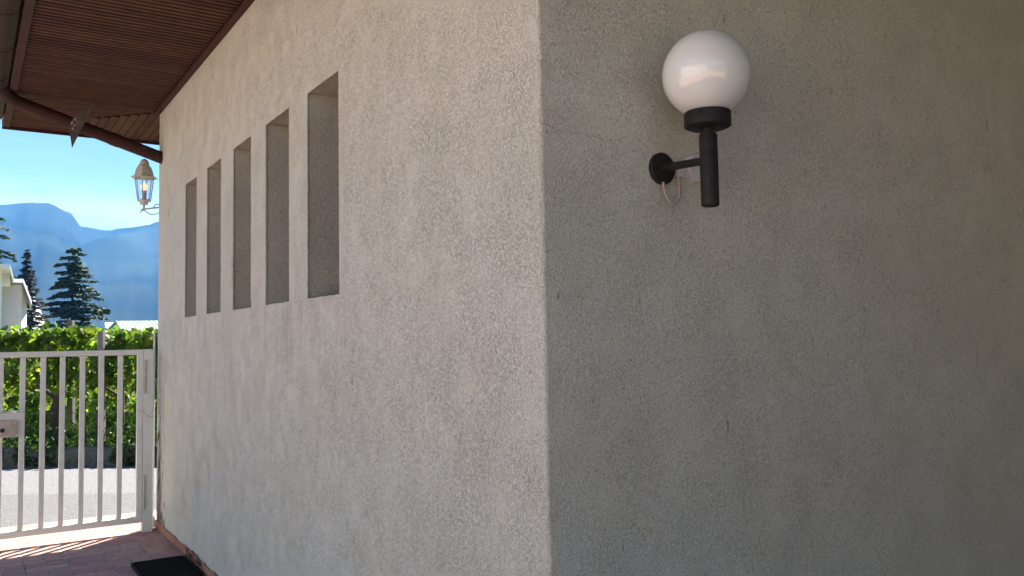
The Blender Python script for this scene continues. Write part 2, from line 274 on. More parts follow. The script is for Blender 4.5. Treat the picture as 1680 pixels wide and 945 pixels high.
# ---------------------------------------------------------------- helpers
def tag(o, label=None, cat=None, group=None, kind=None):
    if label: o['label'] = label
    if cat: o['category'] = cat
    if group: o['group'] = group
    if kind: o['kind'] = kind
    return o
def empty(name, loc=(0, 0, 0), rz=0.0):
    o = bpy.data.objects.new(name, None); COL.objects.link(o); o.location = loc; o.rotation_euler = (0, 0, rz); o.empty_display_size = 0.2
    return o
def link(name, mesh, parent=None, loc=None):
    o = bpy.data.objects.new(name, mesh); COL.objects.link(o)
    if parent is not None: o.parent = parent
    if loc is not None: o.location = loc
    return o
class MB:
    def __init__(s): s.v = []; s.f = []
    def add(s, vs, fs):
        n = len(s.v); s.v += [tuple(v) for v in vs]; s.f += [tuple(i + n for i in f) for f in fs]
    def box(s, x0, y0, z0, x1, y1, z1):
        s.add([(x0, y0, z0), (x1, y0, z0), (x1, y1, z0), (x0, y1, z0), (x0, y0, z1), (x1, y0, z1), (x1, y1, z1), (x0, y1, z1)],
              [(0, 3, 2, 1), (4, 5, 6, 7), (0, 1, 5, 4), (1, 2, 6, 5), (2, 3, 7, 6), (3, 0, 4, 7)])
    def prism(s, poly, off):
        """polygon (3D points) swept by an offset vector"""
        n = len(poly); off = Vector(off)
        s.add([Vector(p) for p in poly] + [Vector(p) + off for p in poly],
              [tuple(range(n - 1, -1, -1)), tuple(range(n, 2 * n))] + [(i, (i + 1) % n, n + (i + 1) % n, n + i) for i in range(n)])
    def tube(s, pts, rad, seg=12, cap=True):
        pts = [Vector(p) for p in pts]; rads = rad if isinstance(rad, (list, tuple)) else [rad] * len(pts)
        rings = []; prev = None
        for i, p in enumerate(pts):
            t = (pts[min(i + 1, len(pts) - 1)] - pts[max(i - 1, 0)]).normalized()
            ref = Vector((0, 0, 1)) if abs(t.z) < 0.95 else Vector((0, 1, 0))
            if prev is not None: ref = prev
            a = (ref - t * ref.dot(t)).normalized(); b = t.cross(a); prev = a
            rings.append([p + (a * math.cos(2 * PI * k / seg) + b * math.sin(2 * PI * k / seg)) * rads[i] for k in range(seg)])
        vs = [v for r in rings for v in r]; fs = []
        for i in range(len(rings) - 1):
            for k in range(seg):
                fs.append((i * seg + k, i * seg + (k + 1) % seg, (i + 1) * seg + (k + 1) % seg, (i + 1) * seg + k))
        if cap: fs += [tuple(range(seg - 1, -1, -1)), tuple((len(rings) - 1) * seg + k for k in range(seg))]
        s.add(vs, fs)
    def lathe(s, prof, c, axis='z', seg=32):
        """prof: list of (radius, height) around an axis through c"""
        vs = []
        for r, h in prof:
            for k in range(seg):
                a = 2 * PI * k / seg; q = (r * math.cos(a), r * math.sin(a), h)
                if axis == 'y': q = (q[0], -q[2], q[1])
                vs.append((c[0] + q[0], c[1] + q[1], c[2] + q[2]))
        fs = []
        for i in range(len(prof) - 1):
            for k in range(seg):
                fs.append((i * seg + k, i * seg + (k + 1) % seg, (i + 1) * seg + (k + 1) % seg, (i + 1) * seg + k))
        fs += [tuple(range(seg - 1, -1, -1)), tuple((len(prof) - 1) * seg + k for k in range(seg))]
        s.add(vs, fs)
    def mesh(s, name, m, smooth=False, bevel=0.0, fix=True):
        me = bpy.data.meshes.new(name); me.from_pydata(s.v, [], s.f); me.materials.append(m)
        if fix or bevel:
            bm = bmesh.new(); bm.from_mesh(me)
            if fix: bmesh.ops.recalc_face_normals(bm, faces=bm.faces)
            if bevel: bmesh.ops.bevel(bm, geom=[e for e in bm.edges if len(e.link_faces) == 2 and e.calc_face_angle(0) > 0.6], offset=bevel, segments=2, affect='EDGES', profile=0.6)
            bm.to_mesh(me); bm.free()
        if smooth:
            for p in me.polygons: p.use_smooth = True
            try: me.set_sharp_from_angle(angle=R(38))
            except Exception: pass
        me.update(); return me
    def obj(s, name, m, parent=None, loc=None, **k):
        return link(name, s.mesh(name, m, **k), parent, loc)

# ---------------------------------------------------------------- key dimensions (metres)
WX, YC, YE = 1.422, 2.027, 7.92       # wall plane, near corner, far end
ZF = 3.639                             # soffit height
EAVE_X, EAVE_Y = 0.275, 9.10            # roof edges
WIN_Z0, WIN_Z1 = 1.772, 2.815

house = empty('stucco_house', (WX, YC, 0))
tag(house, 'rough grey stucco house corner with five tall slot windows and brown boarded eaves', 'house')
def H(mb, name, m, **k):  # parts of the house keep world coordinates
    o = mb.obj(name, m, house, **k); o.matrix_parent_inverse = house.matrix_world.inverted(); return o
def Hl(name, mesh, loc):
    o = link(name, mesh, house); o.location = Vector(loc) - Vector((WX, YC, 0)); return o
def fixp(o, root):
    o.location = Vector(o.location) - Vector(root.location); return o
bpy.context.view_layer.update()

# ---- walls: slot windows are real openings, corner edges are rounded and uneven
wins = [(3.63 + 0.706 * k, 4.068 + 0.696 * k) for k in range(5)]
T = 0.32
w = MB()
def wob(z, s=0.0): return 0.0022 * noise.noise(Vector((s, 3.1, z * 9.0))) + 0.0022 * noise.noise(Vector((s + 5, 1.1, z * 31.0)))
ZT = 3.70
RB = 0.007
ys = [YC + RB * 1.6] + [v for a in wins for v in a] + [YE - RB * 1.6]
zs_ = [-0.02, WIN_Z0, WIN_Z1, ZT]
for i in range(len(ys) - 1):
    for j in range(3):
        if i % 2 == 1 and j == 1: continue
        a, b, c, d = ys[i], ys[i + 1], zs_[j], zs_[j + 1]
        w.add([(WX, a, c), (WX, b, c), (WX, b, d), (WX, a, d)], [(3, 2, 1, 0)])
w.add([(WX + RB * 1.6, YC, -0.02), (4.90, YC, -0.02), (4.90, YC, ZT), (WX + RB * 1.6, YC, ZT)], [(0, 1, 2, 3)])
w.add([(WX + RB * 1.6, YE, -0.02), (6.5, YE, -0.02), (6.5, YE, ZT), (WX + RB * 1.6, YE, ZT)], [(3, 2, 1, 0)])
# uneven rounded plaster edges round each opening
def edge_bead(p, q, nn, sd_):
    p, q = Vector(p), Vector(q); t = (q - p).normalized(); pts = []
    for k in range(nn + 1):
        c = p.lerp(q, k / nn); o1 = .0028 * noise.noise(c * 14 + Vector((sd_, 0, 0))) + .0022 * noise.noise(c * 45 + Vector((0, sd_, 0)))
        s_ = t.cross(Vector((1, 0, 0))); pts.append(c + s_ * o1 + Vector((abs(o1) * .3, 0, 0)))
    w.tube(pts, .0065, 8, cap=False)
for i_, (a, b) in enumerate(wins):
    xx = WX + .0052
    edge_bead((xx, a, WIN_Z0), (xx, a, WIN_Z1), 60, i_); edge_bead((xx, b, WIN_Z0), (xx, b, WIN_Z1), 60, i_ + 9)
    edge_bead((xx, a, WIN_Z0), (xx, b, WIN_Z0), 26, i_ + 20); edge_bead((xx, a, WIN_Z1), (xx, b, WIN_Z1), 26, i_ + 30)
# wobbling corner beads
for (cy, sg) in ((YC, 1), (YE, -1)):
    n = 190; arcs = [0, 0.25, 0.5, 0.75, 1.0]; vs = []; fs = []
    for k in range(n + 1):
        z = -0.02 + (ZT + 0.02) * k / n
        for q, t in enumerate(arcs):
            a = t * PI / 2; rr = RB * 1.6
            wv = 0 if q in (0, 4) else wob(z, cy)
            x = WX + rr - rr * math.cos(a) + wv * 0.7; y = cy + sg * (rr - rr * math.sin(a)) + sg * wv
            vs.append((x, y, z))
    for k in range(n):
        for q in range(4):
            i0 = k * 5 + q
            fs.append((i0, i0 + 1, i0 + 6, i0 + 5) if sg > 0 else (i0 + 5, i0 + 6, i0 + 1, i0))
    w.add(vs, fs)
wall = H(w, 'wall', M['stucco'], smooth=True, fix=False)
# reveals of each opening
for (a, b) in wins:
    r = MB(); x1 = WX + 0.26
    r.add([(WX, a, WIN_Z0), (x1, a, WIN_Z0), (x1, a, WIN_Z1), (WX, a, WIN_Z1)], [(0, 1, 2, 3)])
    r.add([(WX, b, WIN_Z0), (x1, b, WIN_Z0), (x1, b, WIN_Z1), (WX, b, WIN_Z1)], [(3, 2, 1, 0)])
    r.add([(WX, a, WIN_Z0), (x1, a, WIN_Z0), (x1, b, WIN_Z0), (WX, b, WIN_Z0)], [(3, 2, 1, 0)])
    r.add([(WX, a, WIN_Z1), (x1, a, WIN_Z1), (x1, b, WIN_Z1), (WX, b, WIN_Z1)], [(0, 1, 2, 3)])
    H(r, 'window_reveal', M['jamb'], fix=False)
    f = MB()
    t = 0.045
    f.box(x1 - 0.03, a, WIN_Z0, x1 + 0.03, a + t, WIN_Z1); f.box(x1 - 0.03, b - t, WIN_Z0, x1 + 0.03, b, WIN_Z1)
    f.box(x1 - 0.03, a + t, WIN_Z0, x1 + 0.03, b - t, WIN_Z0 + t); f.box(x1 - 0.03, a + t, WIN_Z1 - t, x1 + 0.03, b - t, WIN_Z1)
    fr = H(f, 'window', M['window_frame'])
    g = MB(); g.box(x1 - 0.004, a + t, WIN_Z0 + t, x1 + 0.004, b - t, WIN_Z1 - t); pn = g.obj('pane', M['window_glass'], fr)
# inner volume (keeps the house solid and dark behind the glass) and unseen porch walls added for shade
v = MB(); v.box(WX + 0.32, YC + 0.02, 0, 6.48, YE - 0.02, ZT - 0.03); H(v, 'inner_wall', M['soffit_dark'])
v = MB(); v.box(2.1, -2.2, -0.02, 4.9, -1.8, ZT); H(v, 'shading_back_wall', M['stucco'])  # out of view, added to darken the lamp wall
v = MB(); v.box(4.9, -3.0, -0.02, 6.5, YC + 0.001, ZT); H(v, 'shading_side_wall', M['stucco'])  # out of view, added to shade the right end of the lamp wall

# ---- roof, soffit
v = MB(); v.box(EAVE_X - 0.02, -1.75, ZF + 0.035, 6.9, EAVE_Y - 0.012, ZF + 0.17); H(v, 'roof', M['rooftile'])
v = MB(); v.box(EAVE_X + 0.02, -1.74, ZF + 0.016, 6.88, EAVE_Y - 0.03, ZF + 0.034); H(v, 'soffit_backing', M['soffit_dark'])
v = MB(); v.box(EAVE_X - 0.012, -1.75, ZF - 0.016, EAVE_X + 0.045, EAVE_Y - 0.02, ZF + 0.03); H(v, 'fascia', M['fascia'], bevel=0.004)
v = MB(); v.box(EAVE_X - 0.018, EAVE_Y - 0.02, ZF - 0.03, 6.9, EAVE_Y, ZF + 0.14); H(v, 'end_fascia', M['brown_metal'])
v = MB(); v.box(WX - 0.042, YC - 0.3, ZF - 0.030, WX - 0.0015, YE + 0.02, ZF - 0.001); H(v, 'cornice_strip', M['soffit'], bevel=0.004)
PITCH = 0.0585
board_cache = {}
def board_mesh(x0, x1, cut):
    key = (round(x0, 3), round(x1, 3), cut)
    if key not in board_cache:
        b = MB(); h = PITCH / 2 - 0.0085
        b.prism([(x0, -h, ZF + 0.014), (x1, -h, ZF + 0.014), (x1, -h + 0.002, ZF), (x0, -h + 0.002, ZF)], (0, 0, 0.0)) if False else None
        xr = x1 - (2 * h if cut else 0)
        b.add([(x0, -h, ZF + 0.015), (x1, -h, ZF + 0.015), (xr, h, ZF + 0.015), (x0, h, ZF + 0.015),
               (x0, -h + 0.003, ZF), (x1, -h + 0.003, ZF), (xr, h - 0.003, ZF), (x0, h - 0.003, ZF)],
              [(0, 1, 2, 3), (7, 6, 5, 4), (4, 5, 1, 0), (5, 6, 2, 1), (6, 7, 3, 2), (7, 4, 0, 3)])
        board_cache[key] = b.mesh('soffit_board', M['soffit'])
    return board_cache[key]
y = EAVE_Y - 0.05; 
while y > -1.7:
    if y > YE + 0.02:
        xe = max(0.93, WX - (y - YE)); me = board_mesh(EAVE_X + 0.048, round(xe, 3), xe > 0.94)
    elif y > YC - 0.02: me = board_mesh(EAVE_X + 0.048, WX - 0.045, False)
    else: me = board_mesh(EAVE_X + 0.048, 4.89, False)
    Hl('soffit_board', me, (0, y, 0)); y -= PITCH
x = 0.93 + 0.036
while x < 3.4:
    b = MB(); h = 0.0325; y0 = YE + max(0.0, (WX - x)) + 0.012 if x < WX else YE + 0.012
    b.box(x - h, y0 + 0.02, ZF, x + h, EAVE_Y - 0.024, ZF + 0.015)
    H(b, 'soffit_board', M['soffit']); x += 0.0715
# ---- gutter with seams
GX, GZ, GR = 0.163, 3.672, 0.096
g = MB(); n = 16; vs = []; fs = []
yy = [-1.8, 8.72]
for i, y in enumerate(yy):
    for k in range(n + 1):
        a = PI + PI * k / n
        vs.append((GX + GR * math.cos(a), y, GZ + GR * math.sin(a)))
    for k in range(n + 1):
        a = 2 * PI - PI * k / n
        vs.append((GX + (GR - .004) * math.cos(a), y, GZ + (GR - .004) * math.sin(a)))
m_ = 2 * (n + 1)
for k in range(m_): fs.append((k, (k + 1) % m_, m_ + (k + 1) % m_, m_ + k))
g.add(vs, fs)
g.add([vs[m_ + k] for k in range(n + 1)], [tuple(range(n + 1))]); g.add([vs[k] for k in range(n + 1)], [tuple(range(n + 1))])
gut = H(g, 'gutter', M['brown_metal'], smooth=True)
for ys0 in (5.86, 6.62, 7.35, 5.1, 4.3, 3.2, 2.0, 0.8):
    b = MB(); pts = []
    vs = []; fs = []
    for i, (y, rr) in enumerate(((ys0 - .011, GR + .0005), (ys0 - .009, GR + .004), (ys0 + .009, GR + .004), (ys0 + .011, GR + .0005))):
        for k in range(n + 1):
            a = PI + PI * k / n; vs.append((GX + rr * math.cos(a), y, GZ + rr * math.sin(a)))
    for i in range(3):
        for k in range(n): fs.append((i * (n + 1) + k, i * (n + 1) + k + 1, (i + 1) * (n + 1) + k + 1, (i + 1) * (n + 1) + k))
    b.add(vs, fs); H(b, 'gutter_joint', M['brown_metal'], smooth=True)
# ---- downpipe from the gutter to the end of the wall
d = MB(); pA = Vector((0.185, 7.52, 3.60)); pB = Vector((0.30, 7.85, 3.57)); pC = Vector((1.47, 7.80, 3.19))
pts = []
ctrl = [Vector((0.150, 7.30, 3.66)), Vector((0.155, 7.62, 3.625)), Vector((0.20, 7.82, 3.60)), Vector((0.36, 7.845, 3.548))]
for i in range(13):
    t = i / 12; a = (1 - t) ** 3; b_ = 3 * (1 - t) ** 2 * t; c = 3 * (1 - t) * t * t; e = t ** 3
    pts.append(ctrl[0] * a + ctrl[1] * b_ + ctrl[2] * c + ctrl[3] * e)
pts += [ctrl[3].lerp(pC, k / 6) for k in range(1, 7)]
H(d if not d.tube(pts, 0.052, 20) else d, 'downpipe', M['brown_metal'], smooth=True)
dirp = (pC - ctrl[3]).normalized()
c = MB(); q = ctrl[3].lerp(pC, 0.62); c.tube([q - dirp * 0.035, q + dirp * 0.035], 0.056, 20); H(c, 'pipe_joint', M['brown_metal'], smooth=True)
b = MB(); b.prism([(.862, 7.72, 3.580), (.845, 7.72, 3.516), (.713, 7.72, 3.198), (.688, 7.72, 3.373), (.732, 7.72, 3.485)], (0, -.004, 0))
M['plate'] = mat('weathered_plate', (0.085, 0.070, 0.058), 0.7, var=0.3, vscale=20)
pl = H(b, 'pipe_plate', M['plate'])
b = MB()
for (q0, q1, q2) in (((.700, 3.400), (.716, 3.425), (.712, 3.390)), ((.726, 3.44), (.735, 3.46), (.738, 3.425)), ((.706, 3.352), (.716, 3.372), (.722, 3.354)), ((.745, 3.40), (.752, 3.42), (.748, 3.39)), ((.72, 3.385), (.727, 3.402), (.734, 3.380))):
    b.prism([(q[0], 7.7145, q[1]) for q in (q0, q1, q2)], (0, -.001, 0))
o = b.obj('flaked_paint', M['chip'], pl); tag(o, kind='stuff')
# ---- skirting bricks along the foot of the wall
y = YE - 0.02
while y > 2.2:
    ln = 0.255; b = MB(); h0 = 0.066 + rnd.uniform(-.008, .008); h1 = 0.066 + rnd.uniform(-.010, .008); hm = 0.066 + rnd.uniform(-.014, .010)
    x0, x1 = WX - 0.013, WX - 0.0008
    poly = [(x0, y - ln + .002, 0.001), (x0, y - .002, 0.001), (x0, y - .002, h0), (x0, y - ln * .45, hm), (x0, y - ln * .62, hm - .004), (x0, y - ln + .002, h1)]
    b.prism(poly, (x1 - x0, 0, 0)); H(b, 'skirting_brick', M['brick'], bevel=0.0015); y -= ln
# hairline cracks crossing the corner: raised plaster lips around a dark gap
def crack(pts, wdt, axis):
    b = MB()
    for i in range(len(pts) - 1):
        p, q = Vector(pts[i]), Vector(pts[i + 1]); t = (q - p).normalized()
        nrm = Vector((-1, 0, 0)) if axis == 'A' else Vector((0, -1, 0)); s_ = nrm.cross(t) * wdt * rnd.uniform(.5, 1.2)
        b.add([p + s_ + nrm * .0007, p - s_ + nrm * .0007, q - s_ * .8 + nrm * .0007, q + s_ * .8 + nrm * .0007], [(0, 1, 2, 3)])
    H(b, 'hairline_crack', M['crackm'], fix=False)
M['crackm'] = mat('crack_gap', (0.16, 0.14, 0.12), 0.95)  # dark tone of the crack lines
cp = []; z = 2.193; xx = WX + 0.004
while xx < 1.68:
    cp.append((xx, YC, z)); xx += rnd.uniform(.010, .022); z += rnd.uniform(-.0065, .0075)
crack(cp, 0.00055, 'B')
cp = []; z = 2.190; y = YC + 0.012
while y < 2.13:
    cp.append((WX, y, z)); y += rnd.uniform(.012, .02); z += rnd.uniform(-.007, .006)
crack(cp, 0.0006, 'A')
for y0, z0, z1, wd0 in ((7.62, 1.22, .62, .0016), (7.70, .78, .12, .0022), (7.80, 1.32, .25, .0030), (6.55, 1.62, 1.30, .0012)):
    cp = []; z = z0; y = y0
    while z > z1: cp.append((WX, y, z)); z -= rnd.uniform(.015, .05); y += rnd.uniform(-.012, .012)
    crack(cp, wd0, 'A')

# ---------------------------------------------------------------- ground
ter = MB(); ring = [0, 6, 12, 20, 40, 90, 200, 500, 1200, 2500, 4600]; seg = 48
vs = [(0, 6, -0.09)]; fs = []
for i, r_ in enumerate(ring[1:]):
    for k in range(seg):
        a = 2 * PI * k / seg; vs.append((r_ * math.cos(a), 6 + r_ * math.sin(a), -0.09))
for k in range(seg): fs.append((0, 1 + k, 1 + (k + 1) % seg))
for i in range(len(ring) - 2):
    for k in range(seg):
        a0 = 1 + i * seg; fs.append((a0 + k, a0 + seg + k, a0 + seg + (k + 1) % seg, a0 + (k + 1) % seg))
ter.add(vs, fs); tag(ter.obj('ground', M['earth']), kind='structure')

P0 = Vector((0.433, 13.332, 0)); D = Vector((0.8223, -0.569, 0)); N_ = Vector((0.569, 0.8223, 0))
def rv(s, d, z=0.0): return P0 + D * s + N_ * d + Vector((0, 0, z))
# road: asphalt between the tiled forecourt and the kerb
rd = MB(); rd.add([rv(-40, 0, -.012), (-40, 8.76, -.012), (1.6, 8.76, -.012), (9.0, 8.76, -.012), rv(9.5, -0.0, -.012), rv(40, 0, -.012), rv(40, -3.6, -.012)],
                  [(0, 1, 2, 3, 4)])
rd.add([rv(9.5, 0, -.012), rv(9.5, -3.2, -.012), rv(40, -3.2, -.012), rv(40, 0, -.012)], [(0, 1, 2, 3)])
def road_mat():
    m = M['asphalt']; nt = m.node_tree; b = nt.nodes['Principled BSDF']; src = b.inputs['Base Color'].links[0].from_socket
    g = nt.nodes.new('ShaderNodeNewGeometry'); n = nt.nodes.new('ShaderNodeTexVoronoi'); n.inputs['Scale'].default_value = 85
    nt.links.new(g.outputs['Position'], n.inputs['Vector'])
    mr = nt.nodes.new('ShaderNodeMapRange'); mr.inputs['To Min'].default_value = 0.55; mr.inputs['To Max'].default_value = 1.25
    sp = nt.nodes.new('ShaderNodeSeparateColor'); nt.links.new(n.outputs['Color'], sp.inputs[0]); nt.links.new(sp.outputs[0], mr.inputs['Value'])
    mx = nt.nodes.new('ShaderNodeMixRGB'); mx.blend_type = 'MULTIPLY'; mx.inputs['Fac'].default_value = 1
    nt.links.new(src, mx.inputs['Color1']); nt.links.new(mr.outputs[0], mx.inputs['Color2'])
    # a darker resurfaced band nearest the forecourt
    dt = nt.nodes.new('ShaderNodeVectorMath'); dt.operation = 'DOT_PRODUCT'; dt.inputs[1].default_value = tuple(N_)
    nt.links.new(g.outputs['Position'], dt.inputs[0])
    n2 = nt.nodes.new('ShaderNodeTexNoise'); n2.inputs['Scale'].default_value = 3; nt.links.new(g.outputs['Position'], n2.inputs['Vector'])
    ad = nt.nodes.new('ShaderNodeMath'); ad.operation = 'MULTIPLY_ADD'; ad.inputs[1].default_value = 0.10; nt.links.new(n2.outputs['Fac'], ad.inputs[0]); nt.links.new(dt.outputs['Value'], ad.inputs[2])
    m2 = nt.nodes.new('ShaderNodeMapRange'); m2.inputs['From Min'].default_value = 9.13; m2.inputs['From Max'].default_value = 9.17; m2.inputs['To Min'].default_value = 0.80; m2.inputs['To Max'].default_value = 1.06
    nt.links.new(ad.outputs[0], m2.inputs['Value'])
    mx2 = nt.nodes.new('ShaderNodeMixRGB'); mx2.blend_type = 'MULTIPLY'; mx2.inputs['Fac'].default_value = 1
    nt.links.new(mx.outputs[0], mx2.inputs['Color1']); nt.links.new(m2.outputs[0], mx2.inputs['Color2'])
    nt.links.new(mx2.outputs[0], b.inputs['Base Color'])
road_mat()
tag(rd.obj('road', M['asphalt']), kind='structure')
yd = MB(); yd.box(-14, -10, -.06, 4.90, 8.76, -.003); 
yard = yd.obj('forecourt', M['grout']); tag(yard, kind='structure')
# terracotta tiles in basket weave; module 0.265 m
MOD = 0.265; G = 0.0045
def tile_mesh(sx, sy, ridges):
    b = MB(); hx, hy = sx / 2 - G, sy / 2 - G
    b.add([(-hx, -hy, -.006), (hx, -hy, -.006), (hx, hy, -.006), (-hx, hy, -.006), (-hx + .003, -hy + .003, 0), (hx - .003, -hy + .003, 0), (hx - .003, hy - .003, 0), (-hx + .003, hy - .003, 0)],
          [(4, 5, 6, 7), (0, 1, 5, 4), (1, 2, 6, 5), (2, 3, 7, 6), (3, 0, 4, 7)])
    return b
tx = tile_mesh(MOD, MOD / 2, 0).mesh('floor_tile', M['terracotta'], fix=False)
ty = tile_mesh(MOD / 2, MOD, 0).mesh('floor_tile', M['terracotta'], fix=False)
X0 = 1.452 - MOD; Y0 = 8.745 - MOD
far_tiles = MB(); count = 0
for i in range(-1, 46):
    for j in range(0, 60):
        cx = X0 - i * MOD + MOD / 2; cy = Y0 - j * MOD + MOD / 2
        if cx > WX + 0.2 and cy > YC: continue
        if cx < -8 or cy < -6: continue
        par = (i + j) % 2
        items = [(cx, cy - MOD / 4, tx), (cx, cy + MOD / 4, tx)] if par else [(cx - MOD / 4, cy, ty), (cx + MOD / 4, cy, ty)]
        if i == -1 and cy > YC: continue
        for (ax, ay, me) in items:
            clipped = ax + (MOD / 2 if me is tx else MOD / 4) > WX - 0.012 and ay > YC - .1
            near = cx > -0.75 and cy > 5.0
            dz = rnd.uniform(-.0012, .0006)
            if near and count < 296:
                if clipped:
                    b = MB(); w0 = (MOD / 2 if me is tx else MOD / 4) - G; hy = (MOD / 4 if me is tx else MOD / 2) - G
                    b.box(ax - w0, ay - hy, -.012, WX - 0.014, ay + hy, 0.0); o = b.obj('floor_tile', M['terracotta'], yard, (0, 0, dz), bevel=.0015)
                else:
                    o = link('floor_tile', me, yard, (ax, ay, dz))
                count += 1
            elif not clipped:
                n0 = len(far_tiles.v); far_tiles.add([(v.co.x + ax, v.co.y + ay, v.co.z + dz) for v in me.vertices], [tuple(p.vertices) for p in me.polygons])
ft = far_tiles.obj('floor_tiles_field', M['terracotta'], yard, fix=False); tag(ft, kind='stuff')

# kerb wall on the far side of the road
kw = MB(); vs = []; fs = []; ns = 160
for k in range(ns + 1):
    s = -9 + 19 * k / ns; hh = 0.22 + 0.02 * noise.noise(Vector((s * 3, 0, 0))); o1 = 0.012 * noise.noise(Vector((s * 7, 2, 0)))
    vs += [rv(s, 0 + o1, -.02), rv(s, 0.012 + o1, hh * .6), rv(s, 0.03 + o1, hh), rv(s, 0.19, hh + .005), rv(s, 0.20, -.02)]
for k in range(ns):
    for q in range(4): fs.append((k * 5 + q, k * 5 + q + 1, k * 5 + q + 6, k * 5 + q + 5))
kw.add(vs, fs); ko = kw.obj('low_kerb_wall', M['kerb'], smooth=True); tag(ko, 'low dark mossy kerb wall along the far side of the road', 'low wall')

exec_later = []
# ---------------------------------------------------------------- gate
GY = 7.782
gate = empty('metal_gate', (0.76, GY, 0)); tag(gate, 'cream painted metal bar gate with a lock box, closed across the forecourt', 'gate')
bpy.context.view_layer.update()
def Gp(mb, name, m, root=gate, **k):
    o = mb.obj(name, m, root, **k); o.matrix_parent_inverse = root.matrix_world.inverted(); return o
hw = 0.02
b = MB(); b.box(-1.60, GY - hw, 1.488, 1.236, GY + hw, 1.533); Gp(b, 'top_rail', M['paint'], bevel=.003)
b = MB(); b.box(-1.60, GY - hw, 0.085, 1.236, GY + hw, 0.135); Gp(b, 'bottom_rail', M['paint'], bevel=.003)
b = MB(); b.box(1.236, GY - hw - .001, 0.085, 1.281, GY + hw + .001, 1.534); Gp(b, 'hinge_stile', M['paint'], bevel=.003)
bars = [0.2455, 0.395, 0.5375, 0.676, 0.821, 0.962, 1.106]
xk = 0.2455
while xk > -1.5: 
    xk -= 0.143; bars.append(xk)
bm_ = MB(); bm_.box(-.0195, -.015, 0.137, .0195, .015, 1.486); bme = bm_.mesh('bar', M['paint'], bevel=.003)
for xb in bars:
    o = link('bar', bme, gate); o.location = (xb - 0.76, 0, 0)
b = MB(); b.box(-1.645, GY - hw - .001, 0.085, -1.60, GY + hw + .001, 1.534); Gp(b, 'lock_stile', M['paint'], bevel=.003)
# lock case welded between two bars
b = MB(); X1, X2 = 0.02, 0.410
case = [(X1, GY - .052, 0.885), (X2 - .03, GY - .052, 0.885), (X2 - .03, GY - .052, 1.0), (X2 - .03, GY - .052, 1.045), (X1, GY - .052, 1.055)]
b.prism([(X1, GY - .020, .868), (0.372, GY - .020, .868), (X2, GY - .020, .895), (X2, GY - .020, 1.050), (0.398, GY - .020, 1.060), (X1, GY - .020, 1.066)], (0, -.018, 0))
lc = Gp(b, 'lock_case', M['paint'], bevel=.004)
b = MB(); b.prism([(X1, GY - .039, .872), (0.335, GY - .039, .872), (0.362, GY - .039, .892), (0.366, GY - .039, .990), (0.350, GY - .039, 1.003), (X1, GY - .039, 1.008)], (0, -.022, 0))
lo = b.obj('lock_cover', M['paint_rust'], lc, bevel=.005); 
b = MB(); b.lathe([(.017, 0), (.017, .004), (.010, .005)], (0.262, GY - .061, .925), 'y', 14); b.obj('key_hole', M['dark_hole'], lc)
b = MB(); b.box(X1, GY - .060, 1.0665, 0.400, GY + .012, 1.0705); b.obj('lock_hood', M['paint'], lc, bevel=.001)
# hinges
for z0, z1 in ((1.158, 1.447), (0.188, 0.477)):
    b = MB(); zm = (z0 + z1) / 2
    b.tube([(1.2975, GY - .024, z0), (1.2975, GY - .024, zm - .002)], .0105, 12); hg = Gp(b, 'hinge', M['paint_rust'], smooth=True)
    b = MB(); b.tube([(1.2975, GY - .024, zm + .002), (1.2975, GY - .024, z1)], .0105, 12); b.obj('hinge_knuckle', M['paint_rust'], hg, smooth=True)
    b = MB(); b.tube([(1.2975, GY - .024, zm - .002), (1.2975, GY - .024, zm + .002)], .007, 10); b.obj('hinge_pin', M['dark_hole'], hg)
# post
post = empty('gate_post', (1.322, GY, 0)); tag(post, 'square cream metal gate post beside the stucco wall end', 'post')
bpy.context.view_layer.update()
b = MB(); b.box(1.2835, GY - .022, 0, 1.362, GY + .055, 1.531); Gp(b, 'post_body', M['paint'], post, bevel=.003)
b = MB(); b.box(1.2815, GY - .024, 1.5315, 1.364, GY + .057, 1.536); Gp(b, 'post_cap', M['paint'], post)
# wire tying gate to the wall
b = MB(); wp = [(1.245, GY - .024, 1.018), (1.272, GY - .03, 1.020), (1.285, GY - .034, 1.008), (1.300, GY - .036, .985), (1.325, GY - .034, .968), (1.352, GY - .03, .962), (1.375, GY - .01, .966), (1.40, GY + .01, .980), (1.417, GY + .02, .985)]
b.tube(wp, .0022, 6); tw = b.obj('tie_wire', M['cable'], smooth=True); tag(tw, 'thin grey wire loop tying the gate stile to the wall', 'wire')
# white conduit on the wall end
b = MB(); b.tube([(1.398, 7.945, 0.10), (1.398, 7.945, 0.8), (1.400, 7.945, 1.7)], .009, 10); b.lathe([(.030, 0), (.032, .05), (.026, .09), (.012, .11)], (1.398, 7.945, 0.0), 'z', 16)
cd = b.obj('conduit', M['white_plastic'], smooth=True); tag(cd, 'thin white conduit with a round foot standing at the end of the stucco wall', 'pipe')

# ---------------------------------------------------------------- doormat
mat_o = empty('doormat', (1.21, 6.35, 0.001)); tag(mat_o, 'black rubber honeycomb doormat on the terracotta tiles against the wall', 'doormat')
def rrect(x0, y0, x1, y1, r, seg=6):
    p = []
    for (cx, cy, a0) in ((x1 - r, y1 - r, 0), (x0 + r, y1 - r, 90), (x0 + r, y0 + r, 180), (x1 - r, y0 + r, 270)):
        for k in range(seg + 1): a = R(a0 + 90 * k / seg); p.append((cx + r * math.cos(a), cy + r * math.sin(a)))
    return p
HX, HY = 0.185, 0.33
b = MB(); b.prism([(x, y, 0.0) for x, y in rrect(-HX, -HY, HX, HY, .05)], (0, 0, .005)); b.obj('mat_base', M['rubber'], mat_o)
b = MB(); o_ = rrect(-HX, -HY, HX, HY, .05); i_ = rrect(-HX + .014, -HY + .014, HX - .014, HY - .014, .038); n = len(o_)
